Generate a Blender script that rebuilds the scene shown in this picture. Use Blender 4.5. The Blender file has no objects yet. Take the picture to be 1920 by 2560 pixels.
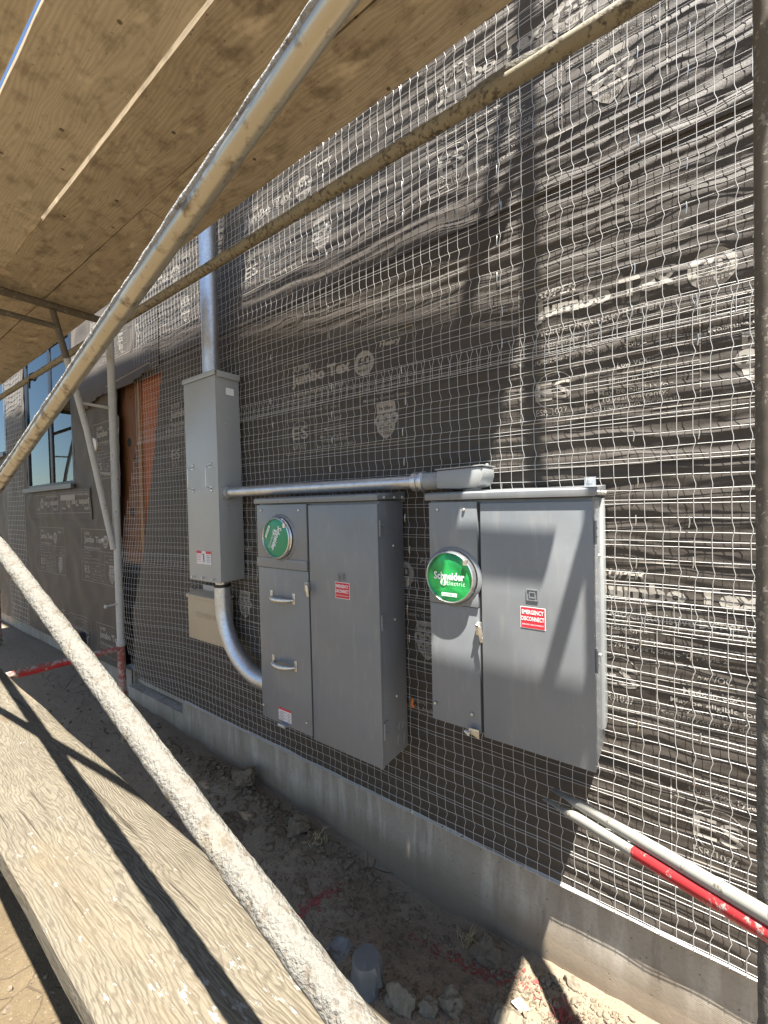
import bpy, bmesh, math, random
import numpy as np
from mathutils import Vector, Matrix, Euler, noise as mnoise
random.seed(7); np.random.seed(7)
C = bpy.context.scene.collection
sc = bpy.context.scene
H = 1.6                      # camera height above the trench floor; all z below are measured from the camera

# ------------------------------------------------------------------ camera, sky, sun, exposure
cam = bpy.data.cameras.new('camera'); co = bpy.data.objects.new('camera', cam); C.objects.link(co)
yaw, pit, rol = math.radians(35.6), math.radians(-1.16), math.radians(-1.334)
f = Vector((-math.sin(yaw)*math.cos(pit), math.cos(yaw)*math.cos(pit), math.sin(pit)))
r = Vector((math.cos(yaw), math.sin(yaw), 0)); u = r.cross(f)
r2 = r*math.cos(rol)+u*math.sin(rol); u2 = r2.cross(f)
M = Matrix((r2, u2, -f)).transposed().to_4x4(); M.translation = (0, -1.45, H)
co.matrix_world = M
cam.sensor_fit = 'VERTICAL'; cam.sensor_height = 24; cam.sensor_width = 18; cam.lens = 24*1036.4/2560
cam.clip_start = 0.02; cam.clip_end = 400
sc.camera = co
SUN = Vector((1.14, -1.0, 4.4)).normalized()
el = math.asin(SUN.z); az = math.atan2(SUN.x, SUN.y)
w = bpy.data.worlds.new('World'); sc.world = w; w.use_nodes = True
nt = w.node_tree; bg = nt.nodes['Background']
sky = nt.nodes.new('ShaderNodeTexSky'); sky.sky_type = 'NISHITA'; sky.sun_disc = False
sky.sun_elevation = el; sky.sun_rotation = az; sky.air_density = 1.0; sky.dust_density = 0.6; sky.ozone_density = 1.5
nt.links.new(sky.outputs[0], bg.inputs[0]); bg.inputs[1].default_value = 0.05
sl = bpy.data.lights.new('sun', 'SUN'); sl.energy = 5.0; sl.angle = math.radians(0.55); sl.color = (1, .955, .88)
so = bpy.data.objects.new('sun', sl); C.objects.link(so); so.location = (3, -4, 14)
so.rotation_euler = SUN.to_track_quat('Z', 'Y').to_euler()
sc.view_settings.view_transform = 'Standard'; sc.view_settings.look = 'None'
sc.view_settings.exposure = 2.2; sc.view_settings.gamma = 1; sc.view_settings.use_curve_mapping = False

# ------------------------------------------------------------------ numpy gradient noise
_P = np.random.RandomState(3).permutation(256); _P = np.concatenate([_P, _P])
def pn(x, y):
    x = np.asarray(x, float); y = np.asarray(y, float)
    xi = np.floor(x).astype(int); yi = np.floor(y).astype(int); xf = x-xi; yf = y-yi
    U = xf*xf*xf*(xf*(xf*6-15)+10); V = yf*yf*yf*(yf*(yf*6-15)+10)
    def g(ix, iy, dx, dy):
        h = _P[_P[ix & 255]+(iy & 255)]*(2*np.pi/256)*7
        return np.cos(h)*dx+np.sin(h)*dy
    n00 = g(xi, yi, xf, yf); n10 = g(xi+1, yi, xf-1, yf); n01 = g(xi, yi+1, xf, yf-1); n11 = g(xi+1, yi+1, xf-1, yf-1)
    return (n00*(1-U)+n10*U)*(1-V)+(n01*(1-U)+n11*U)*V*1.0

# ------------------------------------------------------------------ node helpers
class NT:
    def __init__(s, name):
        s.m = bpy.data.materials.new(name); s.m.use_nodes = True; s.t = s.m.node_tree
        s.b = s.t.nodes['Principled BSDF']
    def n(s, typ, props=None, **inp):
        nd = s.t.nodes.new(typ)
        for k, v in (props or {}).items(): setattr(nd, k, v)
        for k, v in inp.items(): s.set(nd, k, v)
        return nd
    def set(s, nd, k, v):
        if isinstance(k, str) and k.startswith('i') and k[1:].isdigit(): sock = nd.inputs[int(k[1:])]
        else: sock = nd.inputs[k.replace('_', ' ')] if isinstance(k, str) else nd.inputs[k]
        if isinstance(v, bpy.types.NodeSocket): s.t.links.new(v, sock)
        elif isinstance(v, bpy.types.Node): s.t.links.new(v.outputs[0], sock)
        else:
            if hasattr(sock.default_value, '__len__') and isinstance(v, (tuple, list)) and len(sock.default_value) == 4 and len(v) == 3: v = (*v, 1)
            sock.default_value = v
    def co(s, scale=(1, 1, 1)):
        tc = s.n('ShaderNodeTexCoord'); mp = s.n('ShaderNodeMapping'); s.t.links.new(tc.outputs['Object'], mp.inputs[0])
        mp.inputs['Scale'].default_value = scale; return mp.outputs[0]
    def noise(s, vec, sc_=5, det=4, rough=.55, dist=0):
        nd = s.n('ShaderNodeTexNoise', Scale=sc_, Detail=det, Roughness=rough, Distortion=dist); s.t.links.new(vec, nd.inputs['Vector']); return nd.outputs[0]
    def vor(s, vec, sc_=5, feat='F1', rnd=1.0):
        nd = s.n('ShaderNodeTexVoronoi', {'feature': feat}, Scale=sc_); nd.inputs['Randomness'].default_value = rnd; s.t.links.new(vec, nd.inputs['Vector']); return nd
    def ramp(s, fac, stops, interp='LINEAR'):
        nd = s.n('ShaderNodeValToRGB'); cr = nd.color_ramp; cr.interpolation = interp
        while len(cr.elements) < len(stops): cr.elements.new(.5)
        for e, (p, c) in zip(cr.elements, stops):
            e.position = p; e.color = (c, c, c, 1) if isinstance(c, (int, float)) else (*c, 1)
        s.t.links.new(fac, nd.inputs[0]); return nd.outputs[0]
    def mix(s, fac, a, b, mode='MIX'):
        nd = s.n('ShaderNodeMix', {'data_type': 'RGBA', 'blend_type': mode})
        for i, v in ((0, fac), (6, a), (7, b)):
            if isinstance(v, bpy.types.NodeSocket): s.t.links.new(v, nd.inputs[i])
            else: nd.inputs[i].default_value = v if i == 0 else ((*v, 1) if len(v) == 3 else v)
        return nd.outputs[2]
    def math(s, op, a, b=None, c=None):
        nd = s.n('ShaderNodeMath', {'operation': op})
        for i, v in enumerate((a, b, c)):
            if v is None: continue
            if isinstance(v, bpy.types.NodeSocket): s.t.links.new(v, nd.inputs[i])
            else: nd.inputs[i].default_value = v
        return nd.outputs[0]
    def xyz(s, vec):
        nd = s.n('ShaderNodeSeparateXYZ'); s.t.links.new(vec, nd.inputs[0]); return nd.outputs
    def comb(s, x, y, z):
        nd = s.n('ShaderNodeCombineXYZ')
        for i, v in enumerate((x, y, z)):
            if isinstance(v, bpy.types.NodeSocket): s.t.links.new(v, nd.inputs[i])
            else: nd.inputs[i].default_value = v
        return nd.outputs[0]
    def bump(s, h, strength=.3, dist=.01):
        nd = s.n('ShaderNodeBump', Strength=strength, Distance=dist); s.t.links.new(h, nd.inputs['Height'])
        s.t.links.new(nd.outputs[0], s.b.inputs['Normal'])
    def out(s, base, rough=.6, metal=0., spec=.5):
        for k, v in (('Base Color', base), ('Roughness', rough), ('Metallic', metal), ('Specular IOR Level', spec)):
            if isinstance(v, bpy.types.NodeSocket): s.t.links.new(v, s.b.inputs[k])
            else: s.b.inputs[k].default_value = (*v, 1) if isinstance(v, tuple) else v
        return s.m

def simple(name, col, rough=.6, metal=0., var=.12, scale=30, spec=.5, bump=0):
    t = NT(name); v = t.co(); n = t.noise(v, scale, 4)
    c = t.mix(n, tuple(x*(1-var) for x in col), tuple(min(1, x*(1+var)) for x in col))
    if bump: t.bump(n, bump, .004)
    return t.out(c, rough, metal, spec)

def mk_paper():
    t = NT('asphalt_building_paper'); v = t.co()
    n1 = t.noise(v, 3.0, 3); n2 = t.noise(v, 260, 2); n3 = t.noise(t.co((2.5, 2.5, 14)), 3, 4)
    c = t.mix(n1, (.042, .035, .0285), (.062, .052, .0425)); c = t.mix(t.ramp(n2, [(.35, 0), (.75, .55)]), c, (.082, .070, .058))
    c = t.mix(t.ramp(n3, [(.55, 0), (.8, .35)]), c, (.058, .046, .035))
    t.bump(n2, .25, .002)
    t.b.inputs['Sheen Weight'].default_value = .10; t.b.inputs['Sheen Roughness'].default_value = .45; t.b.inputs['Sheen Tint'].default_value = (.95, .84, .72, 1)
    return t.out(c, t.math('MULTIPLY_ADD', n2, .2, .5), 0, .28)
def mk_galv(name, col=(.62, .64, .66), rough=.38, metal=.85, dirt=(.3, .27, .22), dirtamt=.35):
    t = NT(name); v = t.co(); vo = t.vor(v, 120).outputs['Color']; n = t.noise(v, 14, 5, .6); n2 = t.noise(v, 60, 3)
    bw = t.n('ShaderNodeRGBToBW'); t.t.links.new(vo, bw.inputs[0])
    c = t.mix(bw.outputs[0], tuple(x*.86 for x in col), tuple(min(1, x*1.1) for x in col))
    c = t.mix(t.ramp(n, [(.45, 0), (.75, dirtamt)]), c, dirt)
    rr = t.math('MULTIPLY_ADD', n2, .25, rough-.1); t.bump(n2, .06, .002)
    return t.out(c, rr, metal, .5)
def mk_paint(name, col, rough=.38, dust=(.31, .29, .26), dustamt=.26, spec=.5):
    t = NT(name); v = t.co(); n = t.noise(v, 4, 5, .6); n2 = t.noise(v, 380, 2); n3 = t.noise(t.co((3, 3, .6)), 14, 4)
    c = t.mix(t.ramp(n, [(.4, 0), (.8, dustamt)]), col, dust)
    c = t.mix(t.ramp(n3, [(.55, 0), (.75, .28)]), c, dust)
    sc1 = t.noise(t.co((70, 70, 3)), 3, 3); c = t.mix(t.ramp(sc1, [(.70, 0), (.74, .22)]), c, dust)
    spt = t.vor(v, 60).outputs['Distance']; c = t.mix(t.math('MULTIPLY', t.ramp(spt, [(.06, .7), (.10, 0)]), t.ramp(n, [(.5, 0), (.62, 1)])), c, (.36, .345, .315))
    sp = t.vor(v, 26).outputs['Distance']; c = t.mix(t.ramp(sp, [(.03, .4), (.055, 0)]), c, tuple(x*.45 for x in col))
    big = t.noise(t.co((1, 1, .7)), 3.2, 2); t.bump(t.math('ADD', t.math('MULTIPLY', big, 12), t.math('MULTIPLY', n2, .06)), .35, .004)
    return t.out(c, t.math('MULTIPLY_ADD', n, .2, rough-.1), 0, spec)
def mk_ply(name, c1, c2, dark):
    t = NT(name); v = t.co((1.3, 14, 14)); g = t.noise(v, 5, 6, .62, .6); v2 = t.co((1, 1, 1))
    fx = t.xyz(t.co((1, 1, 1)))
    warp = t.noise(t.co((1.1, 5, 5)), 1.6, 3, .5, .4)
    bands = t.math('SINE', t.math('ADD', t.math('ADD', t.math('MULTIPLY', fx[1], 520), t.math('MULTIPLY', t.noise(t.co((4, 60, 60)), 2, 3), 5)), t.math('MULTIPLY', warp, 70)))
    n = t.noise(v2, 2.2, 5, .6); blot = t.noise(t.co((1, 1.6, 1)), 9, 5, .65)
    c = t.mix(g, c1, c2); c = t.mix(t.math('MULTIPLY', t.math('ADD', bands, 1), .13), c, dark)
    c = t.mix(t.ramp(n, [(.4, 0), (.75, .55)]), c, tuple(x*.75 for x in c1))
    c = t.mix(t.ramp(blot, [(.5, 0), (.66, .62)]), c, dark)
    sp = t.vor(t.co((1, 1, 1)), 9).outputs['Distance']; c = t.mix(t.ramp(sp, [(.05, .9), (.075, 0)]), c, tuple(x*.5 for x in dark))
    sp2 = t.vor(t.co((1.2, 2, 1)), 21).outputs['Distance']; c = t.mix(t.ramp(sp2, [(.06, .65), (.12, 0)]), c, dark)
    lt = t.noise(t.co((1, 2, 1)), 5.5, 5); c = t.mix(t.ramp(lt, [(.6, 0), (.7, .35)]), c, tuple(min(1, x*1.5) for x in c2))
    t.bump(g, .25, .004)
    return t.out(c, .75, 0, .3)
def mk_plank():
    t = NT('weathered_plank_wood'); p = t.xyz(t.co())
    kv = t.vor(t.co((2.1, 6.2, 0)), 1.0, 'SMOOTH_F1').outputs['Distance']
    w1 = t.noise(t.co((1.5, 5.5, 5)), 1.5, 3, .5, .3); w2 = t.noise(t.co((9, 60, 60)), 1.5, 3)
    fld = t.math('ADD', t.math('MULTIPLY', p[1], 130), t.math('ADD', t.math('MULTIPLY', w1, 17), t.math('MULTIPLY', kv, 24)))
    fld = t.math('ADD', fld, t.math('MULTIPLY', w2, 3.2))
    bands = t.math('MULTIPLY', t.math('ADD', t.math('SINE', t.math('MULTIPLY', fld, 5.6)), 1), .5)
    n = t.noise(t.co((1.2, 4, 4)), 2.5, 5, .6)
    c = t.mix(n, (.112, .097, .070), (.168, .147, .108)); c = t.mix(t.ramp(bands, [(.6, 0), (1, .58)]), c, (.052, .042, .029))
    fine = t.noise(t.co((6, 190, 190)), 2, 4); c = t.mix(t.ramp(fine, [(.45, 0), (.68, .75)]), c, (.058, .046, .032))
    crk = t.ramp(t.noise(t.co((1.1, 75, 20)), 1.3, 3, .5, .2), [(.655, 0), (.69, .85)]); c = t.mix(crk, c, (.03, .024, .016))
    drt = t.noise(t.co((2.2, 5, 5)), 2.4, 5, .65); c = t.mix(t.ramp(drt, [(.56, 0), (.76, .35)]), c, (.085, .068, .048))
    knot = t.ramp(kv, [(.05, .85), (.11, 0)]); c = t.mix(knot, c, (.09, .065, .04))
    ye = t.noise(t.co((.9, 3, 3)), 1.7, 3); c = t.mix(t.ramp(ye, [(.56, 0), (.72, .4)]), c, (.15, .11, .06))
    s1 = t.noise(t.co((10, 34, 34)), 2.2, 5, .65); s0 = t.noise(t.co((1.4, 3, 3)), 1.6, 3)
    spl = t.ramp(t.math('ADD', s1, t.math('MULTIPLY', s0, .35)), [(.84, 0), (.875, .9)])
    c = t.mix(spl, c, (.22, .21, .185))
    vv = t.vor(t.co((3, 9, 9)), 9).outputs['Distance']; c = t.mix(t.ramp(vv, [(.03, .7), (.06, 0)]), c, (.215, .205, .18))
    hgt = t.math('ADD', t.math('ADD', t.math('MULTIPLY', bands, -.4), t.math('MULTIPLY', crk, -1.0)), t.math('ADD', t.math('MULTIPLY', fine, -.7), t.math('MULTIPLY', spl, .6)))
    t.bump(hgt, .55, .004)
    return t.out(c, .82, 0, .25)
def mk_crust(name='plaster_crust', col=(.165, .157, .137)):
    t = NT(name); v = t.co(); n = t.noise(v, 55, 6, .65); n2 = t.noise(v, 9, 4); n3 = t.noise(v, 150, 3)
    c = t.mix(n2, tuple(x*.9 for x in col), tuple(min(1, x*1.08) for x in col))
    c = t.mix(t.ramp(n, [(.36, .8), (.47, 0)]), c, (.11, .09, .065)); c = t.mix(t.ramp(n2, [(.58, 0), (.7, .35)]), c, (.21, .175, .12))
    c = t.mix(t.ramp(n3, [(.3, .45), (.48, 0)]), c, (.14, .12, .09))
    t.bump(t.math('ADD', n, t.math('MULTIPLY', n3, .8)), 1.0, .008)
    return t.out(c, .9, 0, .2)
def mk_speck(name, base, speck, sc_=70, lo=.52, hi=.6, rough=.7, metal=0.):
    t = NT(name); v = t.co(); n = t.noise(v, sc_, 4, .6); n2 = t.noise(v, sc_*.22, 4)
    c = t.mix(n2, tuple(x*.8 for x in base), tuple(min(1, x*1.15) for x in base))
    m = t.ramp(t.math('ADD', n, t.math('MULTIPLY', t.math('SUBTRACT', n2, .5), .5)), [(lo, 0), (hi, 1)])
    c = t.mix(m, c, speck); t.bump(m, .3, .002)
    return t.out(c, rough, metal, .35)
def mk_concrete():
    t = NT('formed_concrete'); v = t.co(); p = t.xyz(v)
    n = t.noise(v, 4, 6, .62); n2 = t.noise(v, 90, 4); n3 = t.noise(t.co((7, 7, 1.0)), 3.2, 5)
    c = t.mix(n, (.20, .172, .135), (.375, .335, .275)); c = t.mix(t.ramp(n3, [(.48, 0), (.66, .6)]), c, (.44, .405, .345))
    c = t.mix(t.ramp(t.noise(t.co((5, 5, .7)), 4, 4), [(.58, 0), (.7, .5)]), c, (.125, .105, .08))
    line = t.math('SINE', t.math('MULTIPLY', p[2], 1100)); 
    low = t.math('ADD', p[2], t.math('MULTIPLY', n, .12)); mlow = t.ramp(low, [(.12, .85), (.24, 0)])
    c = t.mix(mlow, c, (.17, .13, .088))
    pit = t.vor(v, 34).outputs['Distance']; pm = t.ramp(pit, [(.05, 1), (.10, 0)]); c = t.mix(pm, c, (.08, .07, .055))
    c = t.mix(t.ramp(n2, [(.3, .3), (.5, 0)]), c, (.17, .15, .125))
    h = t.math('ADD', t.math('MULTIPLY', line, .05), t.math('ADD', t.math('MULTIPLY', pm, -1.2), t.math('MULTIPLY', n2, .5)))
    t.bump(h, .5, .003)
    return t.out(c, .85, 0, .25)
def mk_soil():
    t = NT('dry_soil'); v = t.co(); n = t.noise(v, 2.2, 6, .6); n2 = t.noise(v, 34, 6, .7); n3 = t.noise(v, 150, 3)
    c = t.mix(n, (.078, .058, .034), (.130, .098, .058)); c = t.mix(t.ramp(n2, [(.45, 0), (.75, .5)]), c, (.16, .122, .075))
    c = t.mix(t.ramp(n2, [(.3, .5), (.42, 0)]), c, (.085, .066, .046))
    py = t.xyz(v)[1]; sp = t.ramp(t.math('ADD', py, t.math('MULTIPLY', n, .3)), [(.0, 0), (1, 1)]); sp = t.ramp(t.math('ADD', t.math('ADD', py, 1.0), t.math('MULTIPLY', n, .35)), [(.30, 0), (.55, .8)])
    c = t.mix(sp, c, t.mix(n2, (.18, .143, .102), (.33, .268, .195)))  # soil coloured paler towards the wall, to brighten the shaded trench
    pb = t.vor(v, 60).outputs['Distance']; c = t.mix(t.ramp(pb, [(.09, .5), (.16, 0)]), c, (.235, .205, .16))
    cr = t.vor(v, 8, 'DISTANCE_TO_EDGE').outputs['Distance']; crk = t.math('MULTIPLY', t.ramp(cr, [(.008, 1), (.02, 0)]), t.ramp(n, [(.5, 0), (.6, .8)]))
    c = t.mix(crk, c, (.08, .06, .04))
    h = t.math('ADD', n2, t.math('SUBTRACT', t.math('MULTIPLY', n3, .5), t.math('MULTIPLY', crk, .5)))
    t.bump(h, .85, .012)
    return t.out(c, .95, 0, .15)
def mk_wood(name, c1, c2, dk):
    t = NT(name); p = t.xyz(t.co()); w1 = t.noise(t.co((6, 6, 1.6)), 1.4, 3, .5, .3)
    kv = t.vor(t.co((4.2, 0, 1.7)), 1.0, 'SMOOTH_F1').outputs['Distance']
    b = t.math('SINE', t.math('ADD', t.math('MULTIPLY', p[0], 150), t.math('ADD', t.math('MULTIPLY', w1, 32), t.math('MULTIPLY', kv, 34))))
    n = t.noise(t.co((3, 3, 1)), 3, 5)
    c = t.mix(n, c1, c2); c = t.mix(t.math('MULTIPLY', t.math('ADD', b, 1), .2), c, dk)
    c = t.mix(t.ramp(kv, [(.07, 1), (.13, 0)]), c, (.03, .012, .006))
    return t.out(c, .6, 0, .3)
def mk_foil():
    t = NT('green_foil'); v = t.co(); n = t.noise(t.co((1, 1, 1)), 11, 3, .5, .8)
    c = t.mix(t.ramp(n, [(.35, 0), (.62, 1)]), (.008, .20, .05), (.03, .50, .12)); t.bump(n, .25, .01)
    return t.out(c, .22, .25, .6)

MAT = dict(
    paper=mk_paper(), prnt=simple('pale_print_ink', (.27, .247, .213), .75, 0, .1, 90, .3),
    wire=simple('galvanized_wire', (.52, .515, .50), .36, .3, .1, 40),
    galv=mk_galv('galvanized_conduit'), zinc=mk_galv('zinc_hardware', (.66, .64, .58), .32, .9, (.4, .36, .28), .15),
    cast=mk_paint('grey_cast_enamel', (.27, .283, .285), .35), dark=mk_paint('dark_grey_enamel', (.162, .173, .182), .33, spec=.7),
    lite=mk_paint('light_grey_enamel', (.32, .335, .33), .36, spec=.8), tan=mk_paint('tan_enamel', (.42, .335, .225), .45, (.45, .40, .32), .1),
    tantext=simple('tan_raised_lettering', (.40, .32, .22), .5),
    green=simple('green_cover', (.012, .25, .115), .28, 0, .06, 8, .6), foil=mk_foil(), white=simple('white_print', (.78, .78, .76), .5, 0, .03),
    red=simple('red_label', (.55, .025, .04), .4, 0, .05), steel=mk_galv('stainless_ring', (.66, .66, .64), .28, .9, (.4, .36, .3), .12),
    black=simple('black_rubber', (.015, .015, .016), .5), ink=simple('dark_print', (.05, .05, .05), .6),
    gap=simple('shadow_gap_paint', (.03, .032, .035), .6),
    ply=mk_ply('plywood_soffit_brown', (.32, .262, .18), (.58, .485, .35), (.12, .09, .058)),
    ply2=mk_ply('plywood_soffit_tan', (.45, .385, .28), (.66, .57, .43), (.22, .175, .12)),
    plank=mk_plank(), crust=mk_crust(), lime=mk_crust('lime_dust', (.33, .325, .31)),
    brass=mk_speck('stained_galvanized_tube', (.50, .455, .36), (.17, .14, .10), 44, .53, .72, .36, .7),
    rail=mk_speck('mortar_stained_tube', (.215, .185, .125), (.075, .06, .042), 75, .50, .64, .7),
    wpaint=mk_speck('chipped_white_paint', (.42, .41, .375), (.16, .14, .12), 85, .66, .70, .6),
    spl=mk_speck('mortar_splashed_dark_tube', (.125, .108, .085), (.27, .24, .195), 130, .60, .68, .8),
    rustred=mk_speck('worn_red_paint', (.27, .085, .07), (.34, .28, .25), 48, .46, .56, .7),
    redw=mk_speck('bright_red_paint', (.42, .032, .036), (.36, .31, .27), 60, .60, .70, .45),
    whitew=mk_speck('dirty_white_tube_paint', (.34, .33, .285), (.17, .145, .105), 55, .62, .72, .55),
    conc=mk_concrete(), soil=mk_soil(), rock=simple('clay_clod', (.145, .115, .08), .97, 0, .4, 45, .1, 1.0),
    rockl=simple('pale_stone', (.175, .148, .108), .95, 0, .45, 60, .1, 1.0),
    fir=mk_wood('fir_board', (.11, .042, .016), (.17, .075, .028), (.05, .017, .006)),
    fir2=mk_wood('pale_stud', (.25, .125, .045), (.30, .16, .06), (.14, .06, .02)), osb=mk_wood('orange_sheathing', (.27, .075, .016), (.36, .105, .024), (.16, .04, .009)),
    navy=simple('navy_window_metal', (.012, .017, .028), .45, 0), sill=simple('grey_sill_metal', (.10, .106, .112), .45),
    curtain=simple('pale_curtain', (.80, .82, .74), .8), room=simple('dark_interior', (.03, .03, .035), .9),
    foam=simple('white_plastic', (.68, .66, .62), .5), orange=simple('orange_plastic', (.70, .20, .04), .5),
    plastic=simple('grey_plastic_film', (.13, .133, .132), .42, 0, .2, 30, .6, .3), spray=simple('red_marking_paint', (.22, .05, .042), .9, 0, .5, 120),
    straw=simple('dry_straw', (.42, .34, .17), .8, 0, .3, 20), leaf=simple('green_leaf', (.10, .19, .035), .5, 0, .4, 6),
    lbl=simple('white_label', (.66, .63, .62), .5, 0, .05), graphite=simple('pencil_mark', (.06, .03, .02), .8), mast=simple('black_void', (.012, .011, .010), .9),
)
gl = NT('window_glass'); fr_ = gl.n('ShaderNodeFresnel', IOR=2.0); tr = gl.n('ShaderNodeBsdfTransparent', Color=(.72, .86, .86, 1)); gs = gl.n('ShaderNodeBsdfGlossy', Color=(.85, .95, .97, 1), Roughness=.02)
mxs = gl.n('ShaderNodeMixShader'); gl.t.links.new(fr_.outputs[0], mxs.inputs[0]); gl.t.links.new(tr.outputs[0], mxs.inputs[1]); gl.t.links.new(gs.outputs[0], mxs.inputs[2])
gl.t.links.new(mxs.outputs[0], [n for n in gl.t.nodes if n.type == 'OUTPUT_MATERIAL'][0].inputs['Surface']); MAT['glass'] = gl.m

# ------------------------------------------------------------------ mesh helpers
class MB:
    def __init__(s): s.v = []; s.f = []; s.mi = []; s.cur = 0
    def add(s, vs, fs):
        o = len(s.v); s.v += [tuple(map(float, p)) for p in vs]
        for q in fs: s.f.append(tuple(i+o for i in q)); s.mi.append(s.cur)
        return s
    def box(s, x0, x1, y0, y1, z0, z1):
        vs = [(x, y, z) for x in (x0, x1) for y in (y0, y1) for z in (z0, z1)]
        return s.add(vs, [(0, 1, 3, 2), (4, 6, 7, 5), (0, 4, 5, 1), (2, 3, 7, 6), (0, 2, 6, 4), (1, 5, 7, 3)])
    def frame(s, p0, p1, up=(0, 0, 1)):
        d = (Vector(p1)-Vector(p0)).normalized(); a = Vector(up)
        if abs(d.dot(a)) > .95: a = Vector((1, 0, 0))
        n = d.cross(a).normalized(); return d, n, n.cross(d)
    def tube(s, pts, rad, seg=12, caps=True, jit=0., flat=None, seed=0):
        pts = [Vector(p) for p in pts]; n = len(pts); rings = []
        d0, nn, bb = s.frame(pts[0], pts[1])
        for i, p in enumerate(pts):
            d = (pts[min(i+1, n-1)]-pts[max(i-1, 0)]).normalized()
            nn = (nn-d*nn.dot(d)).normalized(); bb = nn.cross(d)
            rr = rad[i] if hasattr(rad, '__len__') else rad
            fl = flat[i] if flat else 1.0
            ring = []
            for k in range(seg):
                a = 2*math.pi*k/seg; q = rr
                if jit: q *= 1+jit*mnoise.noise((p+Vector((math.cos(a), math.sin(a), seed))*.03)*38)+jit*.5*mnoise.noise((p+Vector((math.cos(a), math.sin(a), seed))*.03)*120)
                ring.append(p+nn*math.cos(a)*q*(1 if fl == 1 else (1.35)) + bb*math.sin(a)*q*fl)
            rings.append(ring)
        vs = [v for rg in rings for v in rg]; fs = []
        for i in range(n-1):
            for k in range(seg):
                k2 = (k+1) % seg; fs.append((i*seg+k, i*seg+k2, (i+1)*seg+k2, (i+1)*seg+k))
        if caps: fs += [tuple(range(seg))[::-1], tuple((n-1)*seg+k for k in range(seg))]
        return s.add(vs, fs)
    def seg_tube(s, p0, p1, rad, step=.02, **k):
        p0 = Vector(p0); p1 = Vector(p1); n = max(2, int((p1-p0).length/step)+1)
        return s.tube([p0.lerp(p1, i/(n-1)) for i in range(n)], rad, **k)
    def lathe(s, c, prof, axis='Y', seg=40):          # prof: (radius, offset along axis)
        vs = []; fs = []
        for rr, h in prof:
            for k in range(seg):
                a = 2*math.pi*k/seg; ca, sa = math.cos(a)*rr, math.sin(a)*rr
                vs.append({'Y': (c[0]+ca, c[1]+h, c[2]+sa), 'Z': (c[0]+ca, c[1]+sa, c[2]+h), 'X': (c[0]+h, c[1]+ca, c[2]+sa)}[axis])
        for i in range(len(prof)-1):
            for k in range(seg):
                k2 = (k+1) % seg; fs.append((i*seg+k, i*seg+k2, (i+1)*seg+k2, (i+1)*seg+k))
        return s.add(vs, fs)
    def disk(s, c, rad, axis='Y', seg=32, th=.001):
        return s.lathe(c, [(0.0001, 0), (rad, 0), (rad, th), (.0001, th)], axis, seg)
    def prism(s, poly, y0, y1):                        # polygon in (x,z), extruded in y
        n = len(poly); vs = [(x, y0, z) for x, z in poly]+[(x, y1, z) for x, z in poly]
        return s.add(vs, [tuple(range(n)), tuple(range(n, 2*n))[::-1]]+[(i, i+n, (i+1) % n+n, (i+1) % n) for i in range(n)])
    def prismx(s, poly, x0, x1):                       # polygon in (y,z), extruded in x
        n = len(poly); vs = [(x0, y, z) for y, z in poly]+[(x1, y, z) for y, z in poly]
        return s.add(vs, [tuple(range(n)), tuple(range(n, 2*n))[::-1]]+[(i, i+n, (i+1) % n+n, (i+1) % n) for i in range(n)])
def obj(name, mb, mat, parent=None, bevel=0, smooth=35, **props):
    """link the mesh (coordinates measured from the camera height) as ONE object; its origin sits at its root's place"""
    me = bpy.data.meshes.new(name); org = Vector((0, 0, -H))
    if parent is not None: org = parent['org'] if 'org' in parent else org
    org = Vector(org); V = np.array(mb.v, float)-np.array(org)
    if len(V) > 4000 and mb.f and all(len(q) == 4 for q in mb.f[:50]) and all(len(q) == 4 for q in mb.f):
        fl = np.array(mb.f, np.int32)
        me.vertices.add(len(V)); me.vertices.foreach_set('co', V.ravel()); me.loops.add(fl.size); me.loops.foreach_set('vertex_index', fl.ravel())
        me.polygons.add(len(fl)); me.polygons.foreach_set('loop_start', np.arange(0, fl.size, 4, dtype=np.int32)); me.update(calc_edges=True)
    else: me.from_pydata(V.tolist(), [], mb.f)
    mats = mat if isinstance(mat, (list, tuple)) else [mat]
    for m in mats: me.materials.append(MAT[m] if isinstance(m, str) else m)
    if len(mats) > 1: me.polygons.foreach_set('material_index', mb.mi)
    bm = bmesh.new(); bm.from_mesh(me); bmesh.ops.recalc_face_normals(bm, faces=bm.faces)
    if bevel:
        es = [e for e in bm.edges if len(e.link_faces) == 2 and e.calc_face_angle(0) > .6]
        bmesh.ops.bevel(bm, geom=es, offset=bevel, segments=2, affect='EDGES', profile=.6, clamp_overlap=True)
    bm.to_mesh(me); bm.free()
    if smooth:
        me.polygons.foreach_set('use_smooth', [True]*len(me.polygons)); me.set_sharp_from_angle(angle=math.radians(smooth))
    o = bpy.data.objects.new(name, me); C.objects.link(o)
    if parent is not None:
        o.parent = parent
    else: o.location = org+Vector((0, 0, H))
    for k, v in props.items(): o[k] = v
    return o
def thing(name, label, cat, org, group=None):
    o = bpy.data.objects.new(name, None); C.objects.link(o); o.empty_display_size = .05
    o.location = Vector(org)+Vector((0, 0, H)); o['label'] = label; o['category'] = cat; o['org'] = list(org)
    if group: o['group'] = group
    return o
def solo(name, mb, mat, label, cat, org, group=None, **k):
    class D(dict): pass
    me_parent = {'org': org}
    o = obj(name, mb, mat, None if org is None else None, **k)
    d = Vector(org)+Vector((0, 0, H))
    for v in o.data.vertices: v.co -= d
    o.location = d
    o['label'] = label; o['category'] = cat
    if group: o['group'] = group
    return o
def setkind(o, kind): o['kind'] = kind; return o

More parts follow.
